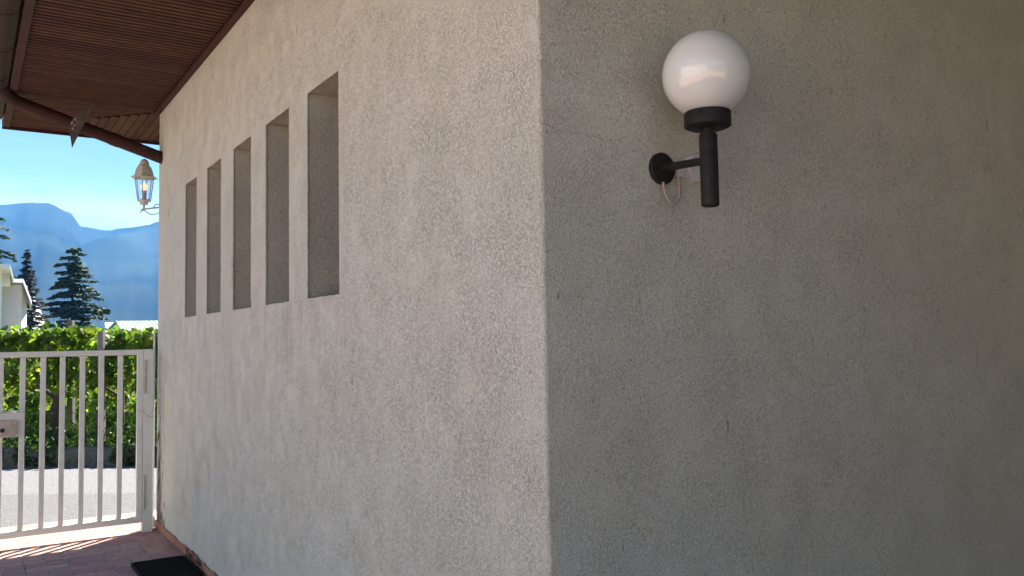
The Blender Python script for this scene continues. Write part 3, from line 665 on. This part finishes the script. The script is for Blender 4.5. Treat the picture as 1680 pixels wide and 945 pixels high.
b.add([(x, y, .0) for x, y in o_] + [(x, y, .013) for x, y in o_] + [(x, y, .014) for x, y in i_] + [(x, y, .004) for x, y in i_],
      [f for k in range(n) for f in ((k, (k + 1) % n, n + (k + 1) % n, n + k), (n + k, n + (k + 1) % n, 2 * n + (k + 1) % n, 2 * n + k), (2 * n + k, 2 * n + (k + 1) % n, 3 * n + (k + 1) % n, 3 * n + k))])
b.obj('mat_rim', M['rubber'], mat_o)
b = MB(); s = .0135
j = 0; yv = -HY + .026
while yv < HY - .02:
    xv = -HX + .026 + (s if j % 2 else 0)
    while xv < HX - .02:
        vs = []; fs = []
        for k in range(6):
            a = R(60 * k + 30); vs += [(xv + .0150 * math.cos(a), yv + .0150 * math.sin(a), .005), (xv + .0150 * math.cos(a), yv + .0150 * math.sin(a), .012), (xv + .0112 * math.cos(a), yv + .0112 * math.sin(a), .012), (xv + .0112 * math.cos(a), yv + .0112 * math.sin(a), .005)]
        for k in range(6):
            q = (k + 1) % 6
            for e in range(3): fs.append((k * 4 + e, q * 4 + e, q * 4 + e + 1, k * 4 + e + 1))
        b.add(vs, fs); xv += 2 * s
    yv += s * 1.74; j += 1
tag(b.obj('mat_honeycomb', M['rubber'], mat_o, fix=False), kind='stuff')

# small dead weed in the wall joint beside the mat
b = MB()
for k in range(46):
    y0 = rnd.uniform(6.10, 6.62); p = Vector((WX - rnd.uniform(.012, .03), y0, 0.0 + rnd.uniform(0, .06))); a = rnd.uniform(-.9, .9)
    ln = rnd.uniform(.02, .055); q = p + Vector((-rnd.uniform(0, .02), math.sin(a) * ln, math.cos(a) * ln)); m2 = (p + q) / 2 + Vector((-.006, .004, 0))
    b.tube([p, m2, q], [.0018, .0014, .0006], 4)
    for _ in range(3):
        c = p.lerp(q, rnd.uniform(.3, 1)); dv = Vector((rnd.uniform(-1, .1), rnd.uniform(-1, 1), rnd.uniform(-.4, 1))) * .011
        b.add([c, c + dv, c + dv.cross(Vector((0, .6, .4))) * .6 + dv * .5], [(0, 1, 2)])
wd = b.obj('dry_weed', M['weed'], fix=False); tag(wd, 'dark dry weeds growing in the joint between wall and doormat', 'weed', kind='stuff')

# ---------------------------------------------------------------- globe lamp
LX, LY = 1.886, 1.800
lamp = empty('globe_wall_lamp', (1.90, YC, 2.10)); tag(lamp, 'white globe lamp on a black wall bracket on the shaded stucco wall', 'wall lamp')
bpy.context.view_layer.update()
b = MB(); b.lathe([(.0, -.0005), (.052, 0.0), (.053, .010), (.049, .016), (.020, .019)], (1.900, YC, 2.102), 'y', 40); Gp(b, 'wall_plate', M['black_plastic'], lamp, smooth=True)
b = MB(); b.tube([(1.900, YC - .015, 2.102), (1.899, YC - .045, 2.102)], .0165, 20); Gp(b, 'arm_socket', M['black_plastic'], lamp, smooth=True)
b = MB(); b.tube([(1.899, YC - .03, 2.102), (LX, LY + .02, 2.089)], .0125, 20); Gp(b, 'arm', M['black_plastic'], lamp, smooth=True)
b = MB(); b.lathe([(.0225, 0), (.0265, .003), (.0272, .010), (.0272, .218), (.024, .224)], (LX, LY, 1.945), 'z', 32); Gp(b, 'upright', M['black_plastic'], lamp, smooth=True)
b = MB(); b.lathe([(.016, 0), (.016, .022)], (LX, LY, 2.166), 'z', 24); Gp(b, 'neck', M['black_plastic'], lamp, smooth=True)
b = MB(); b.lathe([(.020, 0), (.060, .001), (.0695, .006), (.0705, .012), (.0705, .046), (.068, .050), (.050, .050)], (LX, LY, 2.184), 'z', 48); Gp(b, 'globe_holder', M['black_plastic'], lamp, smooth=True)
b = MB(); aa = R(205); c0 = Vector((LX + .0705 * math.cos(aa), LY + .0705 * math.sin(aa), 2.222)); dv = Vector((math.cos(aa), math.sin(aa), 0))
b.tube([c0 - dv * .004, c0 + dv * .008], .0026, 10); b.tube([c0 + dv * .008, c0 + dv * .013], .0042, 12); Gp(b, 'clamp_screw', M['black_plastic'], lamp, smooth=True)
me = bpy.data.meshes.new('globe'); bmm = bmesh.new(); bmesh.ops.create_uvsphere(bmm, u_segments=64, v_segments=40, radius=0.1335); bmm.to_mesh(me); bmm.free(); me.materials.append(M['opal'])
for p in me.polygons: p.use_smooth = True
gl = link('globe', me, lamp); gl.location = Vector((LX + .001, LY, 2.351)) - Vector(lamp.location)

# junction box behind it, and cable
jb = empty('junction_box', (2.047, YC, 2.117)); tag(jb, 'round white junction box on the wall behind the globe lamp bracket', 'junction box'); bpy.context.view_layer.update()
b = MB(); b.lathe([(.001, -.0005), (.047, 0), (.047, .026), (.044, .030), (.001, .031)], (2.047, YC, 2.117), 'y', 40); Gp(b, 'box_body', M['white_plastic'], jb, smooth=True)
b = MB(); b.box(1.958, YC - .022, 2.080, 1.985, YC - .0005, 2.112); Gp(b, 'cable_entry', M['white_plastic'], jb, bevel=.002)
b = MB(); b.box(1.9855, YC - .018, 2.082, 1.9895, YC - .0005, 2.110); b.box(1.990, YC - .024, 2.078, 2.004, YC - .0005, 2.116); Gp(b, 'entry_collar', M['white_plastic'], jb)
b = MB(); cp = [Vector(v) for v in ((1.895, 2.012, 2.056), (1.896, 2.008, 2.030), (1.901, 2.004, 2.008), (1.913, 2.002, 1.992), (1.928, 2.001, 1.988), (1.944, 2.001, 1.993), (1.957, 2.003, 2.010), (1.963, 2.008, 2.035), (1.966, 2.012, 2.062), (1.967, 2.015, 2.084))]
b.tube(cp, .0046, 12); cb = b.obj('cable', M['cable'], smooth=True); tag(cb, 'short grey cable looping between lamp plate and junction box', 'cable')

# ---------------------------------------------------------------- lantern on the end wall
LC = Vector((1.352, 8.23, 0)); lan = empty('hexagonal_lantern', (LC.x, LC.y, 2.85)); tag(lan, 'beige hexagonal glass lantern on a scrolled bracket at the wall end', 'lantern'); bpy.context.view_layer.update()
def hexring(r, z, rot=R(8)): return [(LC.x + r * math.cos(rot + R(60 * k)), LC.y + r * math.sin(rot + R(60 * k)), z) for k in range(6)]
def hexloft(prof):
    b = MB(); vs = [v for r, z in prof for v in hexring(r, z)]; n = len(prof)
    b.add(vs, [(i * 6 + k, i * 6 + (k + 1) % 6, (i + 1) * 6 + (k + 1) % 6, (i + 1) * 6 + k) for i in range(n - 1) for k in range(6)] + [tuple(range(5, -1, -1)), tuple((n - 1) * 6 + k for k in range(6))]); return b
Gp(hexloft([(.084, 3.098), (.115, 3.094), (.117, 3.100), (.086, 3.113), (.080, 3.150), (.060, 3.200), (.044, 3.216), (.035, 3.220)]), 'lantern_roof', M['beige_metal'], lan)
b = MB(); b.lathe([(.036, 3.218), (.043, 3.226), (.041, 3.236), (.036, 3.240), (.034, 3.250), (.022, 3.264), (.006, 3.272)], (LC.x, LC.y, 0), 'z', 24); Gp(b, 'finial', M['beige_metal'], lan, smooth=True)
for k in range(6):
    a, c = hexring(.0565, 2.892)[k], hexring(.0835, 3.097)[k]
    b = MB(); b.tube([a, c], .0055, 6); Gp(b, 'glazing_bar', M['beige_metal'], lan)
    a2, c2 = hexring(.0565, 2.892)[(k + 1) % 6], hexring(.0835, 3.097)[(k + 1) % 6]
    ctr = LC; ins = lambda p: (p[0] + (LC.x - p[0]) * .03, p[1] + (LC.y - p[1]) * .03, p[2])
    b = MB(); b.add([ins(a), ins(a2), ins(c2), ins(c)], [(0, 1, 2, 3)]); Gp(b, 'glass_pane', M['lantern_glass'], lan, fix=False)
Gp(hexloft([(.050, 2.878), (.063, 2.882), (.064, 2.892), (.052, 2.896)]), 'lantern_base', M['beige_metal'], lan)
b = MB(); b.lathe([(.030, 2.850), (.036, 2.856), (.038, 2.878)], (LC.x, LC.y, 0), 'z', 20); Gp(b, 'base_cup', M['beige_metal'], lan, smooth=True)
b = MB(); b.lathe([(.016, 2.894), (.016, 2.975), (.012, 2.98)], (LC.x, LC.y, 0), 'z', 14); Gp(b, 'candle_sleeve', M['white_plastic'], lan, smooth=True)
b = MB(); b.lathe([(.012, 2.978), (.024, 2.992), (.031, 3.012), (.029, 3.030), (.018, 3.046), (.004, 3.052)], (LC.x, LC.y, 0), 'z', 20); Gp(b, 'bulb', M['bulb'], lan, smooth=True)
b = MB(); b.tube([(LC.x, LC.y, 2.852), (LC.x, LC.y, 2.812)], .009, 10)
wpt = Vector((1.56, YE, 0)); dirb = (wpt - LC).normalized(); ln = (wpt - LC).length
P_ = lambda t, z: (LC.x + dirb.x * t, LC.y + dirb.y * t, z)
b.tube([P_(-.035, 2.806), P_(.0, 2.808), P_(ln, 2.812)], .0075, 10); Gp(b, 'bracket_arm', M['bracket'], lan, smooth=True)
b = MB(); sc = []
for k in range(26):
    t = k / 25; a = R(200) + R(330) * t; rr = .050 - .012 * t
    sc.append(P_(.155 + rr * math.cos(a), 2.800 + rr * math.sin(a) + .0))
b.tube([P_(-.045, 2.775), P_(-.03, 2.793), P_(.0, 2.800), P_(.035, 2.778), P_(.075, 2.755), P_(.115, 2.748)] + sc[4:], .0048, 8); Gp(b, 'scroll', M['bracket'], lan, smooth=True)
b = MB(); b.box(1.545, YE + .001, 2.74, 1.580, YE + .012, 2.88); Gp(b, 'bracket_plate', M['bracket'], lan, bevel=.002)

# ---------------------------------------------------------------- vineyard
def leaf_shape(sz):
    """five-lobed vine leaf, folded along the midrib"""
    pts = [(0, -.45), (.32, -.38), (.50, .02), (.28, .12), (.26, .38), (0, .58), (-.26, .38), (-.28, .12), (-.50, .02), (-.32, -.38)]
    return [(x * sz, y * sz, -abs(x) * .22 * sz - .10 * sz * y * y) for x, y in pts]
LEAF = leaf_shape(1.0)
LF = [(0, 1, 2, 3), (0, 3, 4, 5), (0, 5, 6, 7), (0, 7, 8, 9)]
def put_leaf(b, p, sz, rg, bias=None):
    n = Vector((rg.gauss(0, .7), rg.gauss(0, .7), rg.uniform(.1, 1))) + (bias or Vector((0, 0, 0)))
    q = n.to_track_quat('Z', 'Y') @ Matrix.Rotation(rg.uniform(0, 6.28), 3, 'Z').to_quaternion()
    b.add([p + q @ (Vector(v) * sz) for v in LEAF], LF)
leaf_mes = []
for k in range(6):
    b = MB(); b.add([Vector(v) * (0.105 + .012 * k) for v in LEAF], LF); leaf_mes.append(b.mesh('vine_leaf', M['vine'], fix=False))
def vine_row(d0, s0, s1, nleaf, label, individual=0, trunks=(), thick=0.55, ztop=1.78, zbot=0.95):
    root = empty('vine_row', rv(0, d0)); bpy.context.view_layer.update()
    tag(root, label, 'vine row', 'vine rows of the vineyard beyond the road')
    inv = root.matrix_world.inverted(); rg = random.Random(int(d0 * 100)); b = MB(); done = 0
    for i in range(nleaf):
        s = rg.uniform(s0, s1); f = rg.random()
        top = ztop + .10 * noise.noise(Vector((s * 1.1, d0, 0))) + .07 * noise.noise(Vector((s * 4.0, d0, 3)))
        low = zbot + .22 * noise.noise(Vector((s * 1.7, d0, 9)))
        z = low + (top - low) * (1 - rg.random() ** 1.6) if rg.random() < .78 else low + (top - low) * rg.random()
        dens = noise.noise(Vector((s * 2.4, d0, z * 2.6)))
        if dens < -.28 and rg.random() < .7: continue
        front = rg.random() < .62
        d = d0 + (-thick / 2 + abs(rg.gauss(0, .09)) if front else rg.uniform(-thick / 2, thick / 2)) + .10 * noise.noise(Vector((s * 2, z * 2, d0)))
        p = rv(s, d, z); sz = rg.uniform(.075, .135)
        if rg.random() < .012 : p.z = top + rg.uniform(0, .12)
        if front and done < individual and -1.2 < s < 1.9 and z > 1.15:
            o = link('vine_leaf', leaf_mes[rg.randrange(6)], root); n = Vector((rg.gauss(0, .6) - .25, rg.gauss(0, .6) - .4, rg.uniform(.1, 1)))
            q = n.to_track_quat('Z', 'Y') @ Matrix.Rotation(rg.uniform(0, 6.28), 3, 'Z').to_quaternion()
            o.location = p - root.location; o.rotation_mode = 'QUATERNION'; o.rotation_quaternion = q; done += 1
        else: put_leaf(b, p - root.location, sz, rg, Vector((-.2, -.35, 0)))
    tag(b.obj('foliage', M['vine'], root, fix=False), kind='stuff')
    for (s, dd, r_, lean) in trunks:
        t = MB(); pts = []; rads = []
        for k in range(9):
            z = 1.45 * k / 8 - .1; pts.append(rv(s + lean * z + .04 * noise.noise(Vector((s, z * 3, 1))), d0 + dd + .04 * noise.noise(Vector((s, z * 3, 7))), z) - root.location); rads.append(r_ * (1.15 - .4 * k / 8) * (1 + .2 * noise.noise(Vector((s, z * 9, 0)))))
        t.tube(pts, rads, 10)
        t.tube([pts[6], pts[6] + D * .35 + Vector((0, 0, .22)), pts[6] + D * .9 + Vector((0, 0, .30))], [r_ * .5, r_ * .4, r_ * .2], 7)
        t.tube([pts[5], pts[5] - D * .35 + Vector((0, 0, .22)), pts[5] - D * .9 + Vector((0, 0, .32))], [r_ * .5, r_ * .4, r_ * .2], 7)
        t.obj('trunk', M['bark'], root, smooth=True)
    w_ = MB(); w_.tube([rv(s0, d0, 1.5) - root.location, rv(s1, d0, 1.5) - root.location], .003, 5); w_.obj('trellis_wire', M['wire'], root)
    return root
vine_row(1.25, -7, 6.0, 12500, 'nearest row of leafy green vines along the road, hanging over a dark trunk', 290, ((0.02, 0, .075, .02), (.86, .25, .05, .03), (-1.7, 0, .05, 0), (3.0, 0, .05, 0)))
vine_row(3.3, -7, 7, 11000, 'second row of vines from the road, behind the nearest row', 0, ((-.7, 0, .045, 0), (.75, 0, .045, 0), (2.2, 0, .05, .02)), zbot=.62)
vine_row(5.4, -8, 8, 10000, 'third row of vines from the road', 0, ((-1, 0, .05, 0), (.4, 0, .05, 0), (1.9, 0, .05, 0)), zbot=.4)
vine_row(7.6, -9, 9, 9000, 'fourth and farthest row of vines from the road', 0, (), zbot=.3, thick=.9, ztop=1.85)
def trellis_post(s, d, h, r_, label):
    b = MB(); p = rv(s, d); b.prism([(-r_, -r_, -.1), (r_, -r_, -.1), (r_, r_, -.1), (-r_, r_, -.1)], (0, 0, h + .1)); o = b.obj('trellis_post', M['concrete_post'], loc=p, bevel=.006); o.rotation_euler = (R(.6), R(-.8), R(-34)); tag(o, label, 'post', 'concrete trellis posts in the vineyard')
trellis_post(.905, .92, 1.80, .038, 'grey concrete trellis post in front of the nearest vines, above the gate')
trellis_post(-1.22, 3.9, 2.06, .052, 'taller concrete trellis post standing farther back under the cedar')
# grass verge behind the kerb
b = MB(); rg = random.Random(5)
for i in range(30000):
    s = rg.uniform(-5, 5); d = .16 + 8.5 * rg.random() ** 1.7; dn = noise.noise(Vector((s * 1.5, d * 1.5, 0)))
    if dn < -.25 and rg.random() < .6: continue
    h = rg.uniform(.08, .26) * (1 + .9 * dn) * (1.0 + .25 * d); wd_ = rg.uniform(.006, .016) * (1 + .15 * d)
    p = rv(s, d, -.02); a = rg.uniform(0, 6.28); u_ = Vector((math.cos(a), math.sin(a), 0)) * wd_; ln_ = Vector((rg.gauss(0, .5), rg.gauss(0, .5), 1)) * h * .7
    b.add([p - u_, p + u_, p + u_ * .6 + ln_ * .6, p + ln_ + Vector((0, 0, -.1 * h)) + u_ * 2], [(0, 1, 2), (0, 2, 3)])
tag(b.obj('verge_grass', M['grass'], fix=False), 'long green grass growing between the kerb and the vines', 'grass', kind='stuff')
b = MB()
for i in range(7500):   # ivy and clover hanging over the kerb, leafy weeds behind it
    s = rg.uniform(-5, 5)
    if rg.random() < .45:
        dn = noise.noise(Vector((s * 1.3, 4, 0))) 
        if dn < -.02: continue
        z = rg.uniform(.0, .26); d = rg.uniform(-.05, .05) - .02
    else:
        d = .2 + rg.random() * 1.1; z = rg.uniform(0, .5) * (.6 + .8 * max(0, noise.noise(Vector((s * 1.8, d, 3))) + .3))
    put_leaf(b, rv(s, d, z), rg.uniform(.03, .065), rg)
tag(b.obj('ivy_cover', M['grass'], fix=False), 'small leafy ground cover creeping over the kerb wall', 'ground cover', kind='stuff')
# wire fence behind the kerb
fe = empty('wire_fence', rv(0, .42)); tag(fe, 'low green wire fence with thin posts behind the kerb wall', 'fence'); bpy.context.view_layer.update()
for s in (-3.6, -2.5, -1.2, -.15, .92, 1.08, 2.1, 3.2):
    b = MB(); b.tube([rv(s, .42, 0) - fe.location, rv(s, .42, .70) - fe.location], .011 if s != 1.08 else .018, 8); b.obj('fence_post', M['wire'] if s != 1.08 else M['bark'], fe)
for z in (.25, .48, .68):
    b = MB(); b.tube([rv(-5 + k * .5, .42, z - .03 * math.sin(PI * ((k * .5) % 1.05) / 1.05)) - fe.location for k in range(21)], .0045 if z > .6 else .002, 6); b.obj('fence_wire', M['wire'], fe)

# ---------------------------------------------------------------- conifers
def azp(az, r_, z=0.0): return Vector((math.sin(R(az)) * r_, math.cos(R(az)) * r_, z))
def spray(b, p, dr, ln, wd_, droop, rg, dens=1.0, clump=.20, up=0.0):
    """flat branch: stem plus many small needle clumps to both sides, sagging towards the tip"""
    side = dr.cross(Vector((0, 0, 1))).normalized(); n = max(8, int(ln * 26 * dens))
    for i in range(n):
        t = rg.random() ** .8; wv = wd_ * (1 - t) ** .6 * math.sin(min(1, t * 3 + .25) * PI / 2)
        o_ = rg.uniform(-1, 1) * wv
        c = p + dr * (ln * t) + side * o_ + Vector((0, 0, up * ln * t - droop * ln * t * t - abs(o_) * .20 + rg.gauss(0, .03)))
        a = (dr * rg.uniform(.3, 1) + side * (1 if o_ > 0 else -1) * rg.uniform(0, .9) + Vector((0, 0, rg.uniform(-.5, .15)))).normalized()
        w2 = a.cross(Vector((rg.gauss(0, .5), rg.gauss(0, .5), 1))).normalized(); sz = clump * rg.uniform(.6, 1.4)
        b.add([c - w2 * sz * .28, c + a * sz * .5 - w2 * sz * .34, c + a * sz, c + a * sz * .5 + w2 * sz * .34, c + w2 * sz * .28 + Vector((0, 0, -.3 * sz))], [(0, 1, 2), (0, 2, 3), (0, 3, 4)])
def conifer(az, dist, h, width, label, name='cedar_tree', tiers=15, base_z=.6, seed=1, prof=1.0, m='conifer', droop=.22, clump=.24, flat_top=True, up=.10, dens=1.0, per=7, wfac=.30):
    root = empty(name, azp(az, dist, -.09)); tag(root, label, 'tree'); rg = random.Random(seed)
    t = MB(); t.tube([(0, 0, -.2), (0.02, 0, h * .4), (0.0, .02, h * .75), (0, 0, h * .985)], [h * .018, h * .013, h * .007, h * .002], 9); t.obj('trunk', M['bark'], root, smooth=True)
    b = MB(); lb = MB()
    for i in range(tiers):
        f = i / (tiers - 1); z = base_z + (h * .975 - base_z) * (f ** .95)
        rad = width * ((1 - f) ** prof) * .95 + .15 * width * (1 if flat_top else .12)
        nb = per if f < .85 else per - 1; off = rg.uniform(0, 6.28)
        for k in range(nb):
            a = off + 2 * PI * k / nb + rg.gauss(0, .22); ln = rad * rg.choice((rg.uniform(.35, .7), rg.uniform(.7, 1.15), rg.uniform(.8, 1.2))); dr = Vector((math.cos(a), math.sin(a), 0)); zz = z + rg.gauss(0, h * .016)
            spray(b, Vector((0, 0, zz)), dr, ln, ln * wfac, droop * rg.uniform(.6, 1.3), rg, dens, clump, up)
            lb.tube([(0, 0, zz), dr * ln * .5 + Vector((0, 0, zz + up * ln * .5 - droop * ln * .25)), dr * ln * .92 + Vector((0, 0, zz + up * ln * .92 - droop * ln * .85))], [.05, .03, .012], 5)
    lb.obj('limbs', M['bark'], root, fix=False); tag(b.obj('crown', M[m], root, fix=False), kind='stuff')
    return root
conifer(5.43, 90, 11.35, 3.5, 'tall dark cedar with flat layered branches against the mountain', tiers=15, seed=3, base_z=.8, prof=.72, wfac=.34, droop=.20, clump=.30, dens=2.0, per=10)
conifer(3.03, 84, 10.4, 2.7, 'slender pointed spruce between the pale house and the cedar', 'spruce_tree', tiers=36, seed=8, base_z=.8, prof=1.0, m='fir', droop=.10, clump=.22, flat_top=False, up=.0, per=9, dens=1.2, wfac=.16)
conifer(1.0, 75, 12.6, 3.0, 'broad dark cedar rising behind the pale house at the left edge', tiers=15, seed=21, base_z=2.0, prof=.7, droop=.24, clump=.30, per=8, dens=1.2)

# ---------------------------------------------------------------- pale house on the left
PH = empty('pale_house', azp(1.9, 60, -.09)); tag(PH, 'pale two storey house with white verges behind the vines at the left edge', 'house'); bpy.context.view_layer.update()
def at(px_az, r_, z): return azp(px_az, r_, z)
def Pp(b, name, m, **k): return Gp(b, name, m, PH, **k)
A0, A1, A2, A3 = azp(-3.0, 60), azp(2.78, 60), azp(3.06, 61.2), azp(-2.5, 68)
b = MB(); b.prism([A0, A1, A2, azp(3.0, 68), A3], (0, 0, 5.55)); Pp(b, 'wall', M['house_wall'])
b = MB(); q = [azp(-3.2, 58.9, 5.56), azp(2.95, 58.9, 5.56), azp(3.28, 61.5, 4.72), azp(3.1, 68.5, 5.56), azp(-3, 68.5, 5.56)]
b.prism([azp(-3.2, 59.2, 5.62), azp(2.86, 59.2, 5.62), azp(2.9, 68.5, 5.62), azp(-3, 68.5, 5.62)], (0, 0, .22)); Pp(b, 'roof', M['house_white'])
b = MB(); b.prism([azp(2.86, 59.2, 5.84), azp(3.30, 59.9, 4.55), azp(3.30, 59.9, 4.28), azp(2.86, 59.2, 5.55)], azp(3.0, 68) - azp(3.0, 60)); Pp(b, 'verge', M['house_white'])
b = MB(); b.prism([azp(1.1, 56.0), azp(1.78, 56.0), azp(1.72, 60), azp(1.1, 60)], (0, 0, 6.1)); b.prism([azp(-3, 58.2, 5.4), azp(2.18, 58.2, 5.4), azp(2.22, 60.4, 5.4), azp(-3, 60.4, 5.4)], (0, 0, .7)); Pp(b, 'corner_pier', M['house_white'])
b = MB(); b.prism([azp(-3, 55.0, 6.1), azp(2.16, 55.0, 6.1), azp(2.22, 60.5, 6.1), azp(-3, 60.5, 6.1)], (0, 0, .26)); Pp(b, 'upper_roof', M['house_white'])
b = MB(); b.prism([azp(2.16, 55.0, 6.36), azp(2.34, 55.2, 5.72), azp(2.34, 55.2, 5.50), azp(2.16, 55.0, 6.1)], azp(2.2, 60.5) - azp(2.2, 55)); Pp(b, 'upper_verge', M['house_white'])
rl = MB(); rl.tube([azp(1.75, 59.2, 1.95), azp(2.74, 59.2, 1.95), azp(2.92, 59.8, 1.35)], .035, 6); Pp(rl, 'balcony_rail', M['rail'])
for az, z1 in ((2.28, 1.75), (2.43, 1.25), (2.62, 1.25)):
    b = MB(); b.tube([azp(az, 59.2, -.05), azp(az, 59.2, z1)], .035, 6); Pp(b, 'rail_post', M['rail'])
b = MB(); b.tube([azp(2.43, 59.2, 1.25), azp(2.80, 59.2, 1.28)], .03, 6); Pp(b, 'balcony_rail', M['rail'])
# ---------------------------------------------------------------- green standing seam roofs
SH = empty('green_roofed_shed', azp(9, 64, -.09)); tag(SH, 'low shed with pale green standing seam metal roof behind the vines', 'shed'); bpy.context.view_layer.update()
e0, r0 = azp(8.28, 62.0, 2.52), azp(7.82, 66.0, 3.42); run = (azp(14.5, 63) - azp(8.28, 63)); run.z = 0; nP = 22
for k in range(nP):
    a = run * (k / nP); c = run * ((k + .96) / nP); b = MB()
    b.prism([e0 + a, e0 + c, r0 + c, r0 + a], (0, 0, .03)); b.prism([e0 + a, e0 + a + run * .0025, r0 + a + run * .0025, r0 + a], (0, 0, .09)); Gp(b, 'roof_panel', M['green_roof'], SH)
b = MB(); b.prism([e0 + Vector((0, 0, -.22)), e0 + run + Vector((0, 0, -.22)), e0 + run + Vector((0, 0, -.01)), e0 + Vector((0, 0, -.01))], (0.02, .1, 0)); Gp(b, 'eave_board', M['dark_green'], SH)
b = MB(); b.prism([azp(8.35, 62.3), azp(8.35, 62.3) + run, azp(8.0, 66) + run, azp(8.0, 66)], (0, 0, 2.25)); Gp(b, 'wall', M['house_wall'], SH)
b = MB(); b.prism([e0 + Vector((-.05, 0, .02)), r0 + Vector((-.05, 0, .04)), r0 + Vector((-.45, .8, -.5)), e0 + Vector((-.35, .8, -.1))], (.04, 0, -.05)); Gp(b, 'gable', M['dark_green'], SH)
S2 = empty('far_green_roof', azp(7.4, 78, -.09)); tag(S2, 'farther pale green metal roof peeking out left of the larger shed roof', 'shed'); bpy.context.view_layer.update()
e0, r0 = azp(7.25, 76, 2.9), azp(7.20, 80, 3.72); run = azp(8.6, 78) - azp(7.25, 78)
for k in range(6):
    a = run * (k / 6); c = run * ((k + .95) / 6); b = MB(); b.prism([e0 + a, e0 + c, r0 + c, r0 + a], (0, 0, .03)); Gp(b, 'roof_panel', M['green_roof'], S2)
b = MB(); b.prism([azp(7.3, 76.3), azp(7.3, 76.3) + run, azp(7.3, 80) + run, azp(7.3, 80)], (0, 0, 2.85)); Gp(b, 'wall', M['house_wall'], S2)

# ---------------------------------------------------------------- unseen sunlit neighbour, added for bounce light and the reflection in the globe
NB = empty('unseen_neighbour_house', (-11.5, -2, 0)); tag(NB, 'unseen cream neighbour house with arched windows across the forecourt, added for bounce light', 'house'); bpy.context.view_layer.update()
M['neighbour'] = mat('cream_render', (0.70, 0.67, 0.60), 0.9, var=0.06, vscale=2)
b = MB(); b.box(-18, -12, -.1, -11.5, 6.5, 6.4); Gp(b, 'wall', M['neighbour'], NB)
b = MB(); b.prism([(-10.9, -12.5, 6.35), (-18.6, -12.5, 6.35), (-14.7, -12.5, 8.3)], (0, 19.5, 0)); Gp(b, 'roof', M['rooftile'], NB)
for k in range(6):
    for z0 in (1.0, 3.9):
        y0 = -11 + 2.9 * k; b = MB(); pts = [(-11.497, y0, z0), (-11.497, y0 + 1.1, z0), (-11.497, y0 + 1.1, z0 + 1.3)] + [(-11.497, y0 + .55 + .55 * math.cos(R(a)), z0 + 1.3 + .4 * math.sin(R(a))) for a in range(20, 180, 20)] + [(-11.497, y0, z0 + 1.3)]
        b.prism(pts, (.02, 0, 0)); wo = Gp(b, 'window', M['window_glass'], NB)
        b = MB(); b.box(-11.47, y0 - .08, z0 - .08, -11.40, y0 + 1.18, z0 - .003); b.obj('sill', M['house_white'], wo)

# ---------------------------------------------------------------- mountains
RIDGE = [(-70, .10), (-40, .12), (-20, .145), (-6, .150), (0, .1475), (1.6, .1484), (3.0, .1520), (4.09, .1530), (4.35, .1515), (4.9, .1457), (5.3, .1435), (5.62, .1345), (5.80, .1296), (6.5, .1285), (7.0, .1265), (7.5, .1266), (7.8, .1290), (8.6, .1310), (9.47, .1343), (10.2, .136), (14, .14), (25, .125), (50, .13), (80, .12), (120, .11), (180, .09), (240, .10), (290, .10)]
def ridge(az):
    for (a, u_), (b_, v_) in zip(RIDGE, RIDGE[1:]):
        if a <= az <= b_: return u_ + (v_ - u_) * (az - a) / (b_ - a)
    return .1
mt = MB(); vs = []; fs = []
azs = []; a = -70.0
while a < 290: azs.append(a); a += .12 if -2 < a < 16 else 2.0
RR = [1250, 1500, 1800, 2100, 2400, 2650, 2850, 3000, 3200, 3600]; HF = [0, .14, .32, .46, .64, .78, .90, 1.0, .93, .6]
for az in azs:
    for k, (r_, hf) in enumerate(zip(RR, HF)):
        h = ridge(az) * 3000 * hf
        if 0 < k: h += (60 if k < 7 else 3.0 if k == 7 else 0) * noise.noise(Vector((az * .30 + r_ * .0012, r_ * .006, 0))) + (14 if k < 7 else 1.2) * noise.noise(Vector((az * 1.3 - r_ * .003, r_ * .014, 4)))
        vs.append(azp(az, r_, h - .2 if k else -2))
nk = len(RR)
for i in range(len(azs)):
    j = (i + 1) % len(azs)
    for k in range(nk - 1): fs.append((i * nk + k, j * nk + k, j * nk + k + 1, i * nk + k + 1))
mt.add(vs, fs); mo = mt.obj('mountains', M['mountain'], smooth=True, fix=False); tag(mo, kind='structure')
# pale scree slope seen between the conifers
sc = MB(); vs = []; fs = []
for i in range(25):
    az = 2.0 + 4.2 * i / 24; f = max(0, 1 - abs(az - 3.2) / 1.5) ** 1.2
    for k in range(6):
        r_ = 560 + 60 * k; z = f * 62 * (k / 5) ** .8 * (1 + .25 * noise.noise(Vector((az * 3, k * .8, 0)))) - .3
        vs.append(azp(az, r_, z))
for i in range(24):
    for k in range(5): fs.append((i * 6 + k, i * 6 + 6 + k, i * 6 + 7 + k, i * 6 + k + 1))
sc.add(vs, fs); tag(sc.obj('scree_hill', M['scree'], smooth=True, fix=False), kind='structure')

# ---------------------------------------------------------------- air
hz = MB(); hz.box(-4700, -4700, -3.2, 4700, 4720, 590)
hm = bpy.data.materials.new('haze'); hm.use_nodes = True; nt = hm.node_tree; nt.nodes.clear()
ho = nt.nodes.new('ShaderNodeOutputMaterial'); pv = nt.nodes.new('ShaderNodeVolumePrincipled')
pv.inputs['Color'].default_value = (0.10, 0.33, 0.85, 1); pv.inputs['Absorption Color'].default_value = (1, 1, 1, 1); pv.inputs['Density'].default_value = 0.00022; pv.inputs['Anisotropy'].default_value = 0.1
nt.links.new(pv.outputs[0], ho.inputs['Volume'])
tag(hz.obj('haze', hm), 'thin blue haze lying over the whole valley', 'haze', kind='stuff')
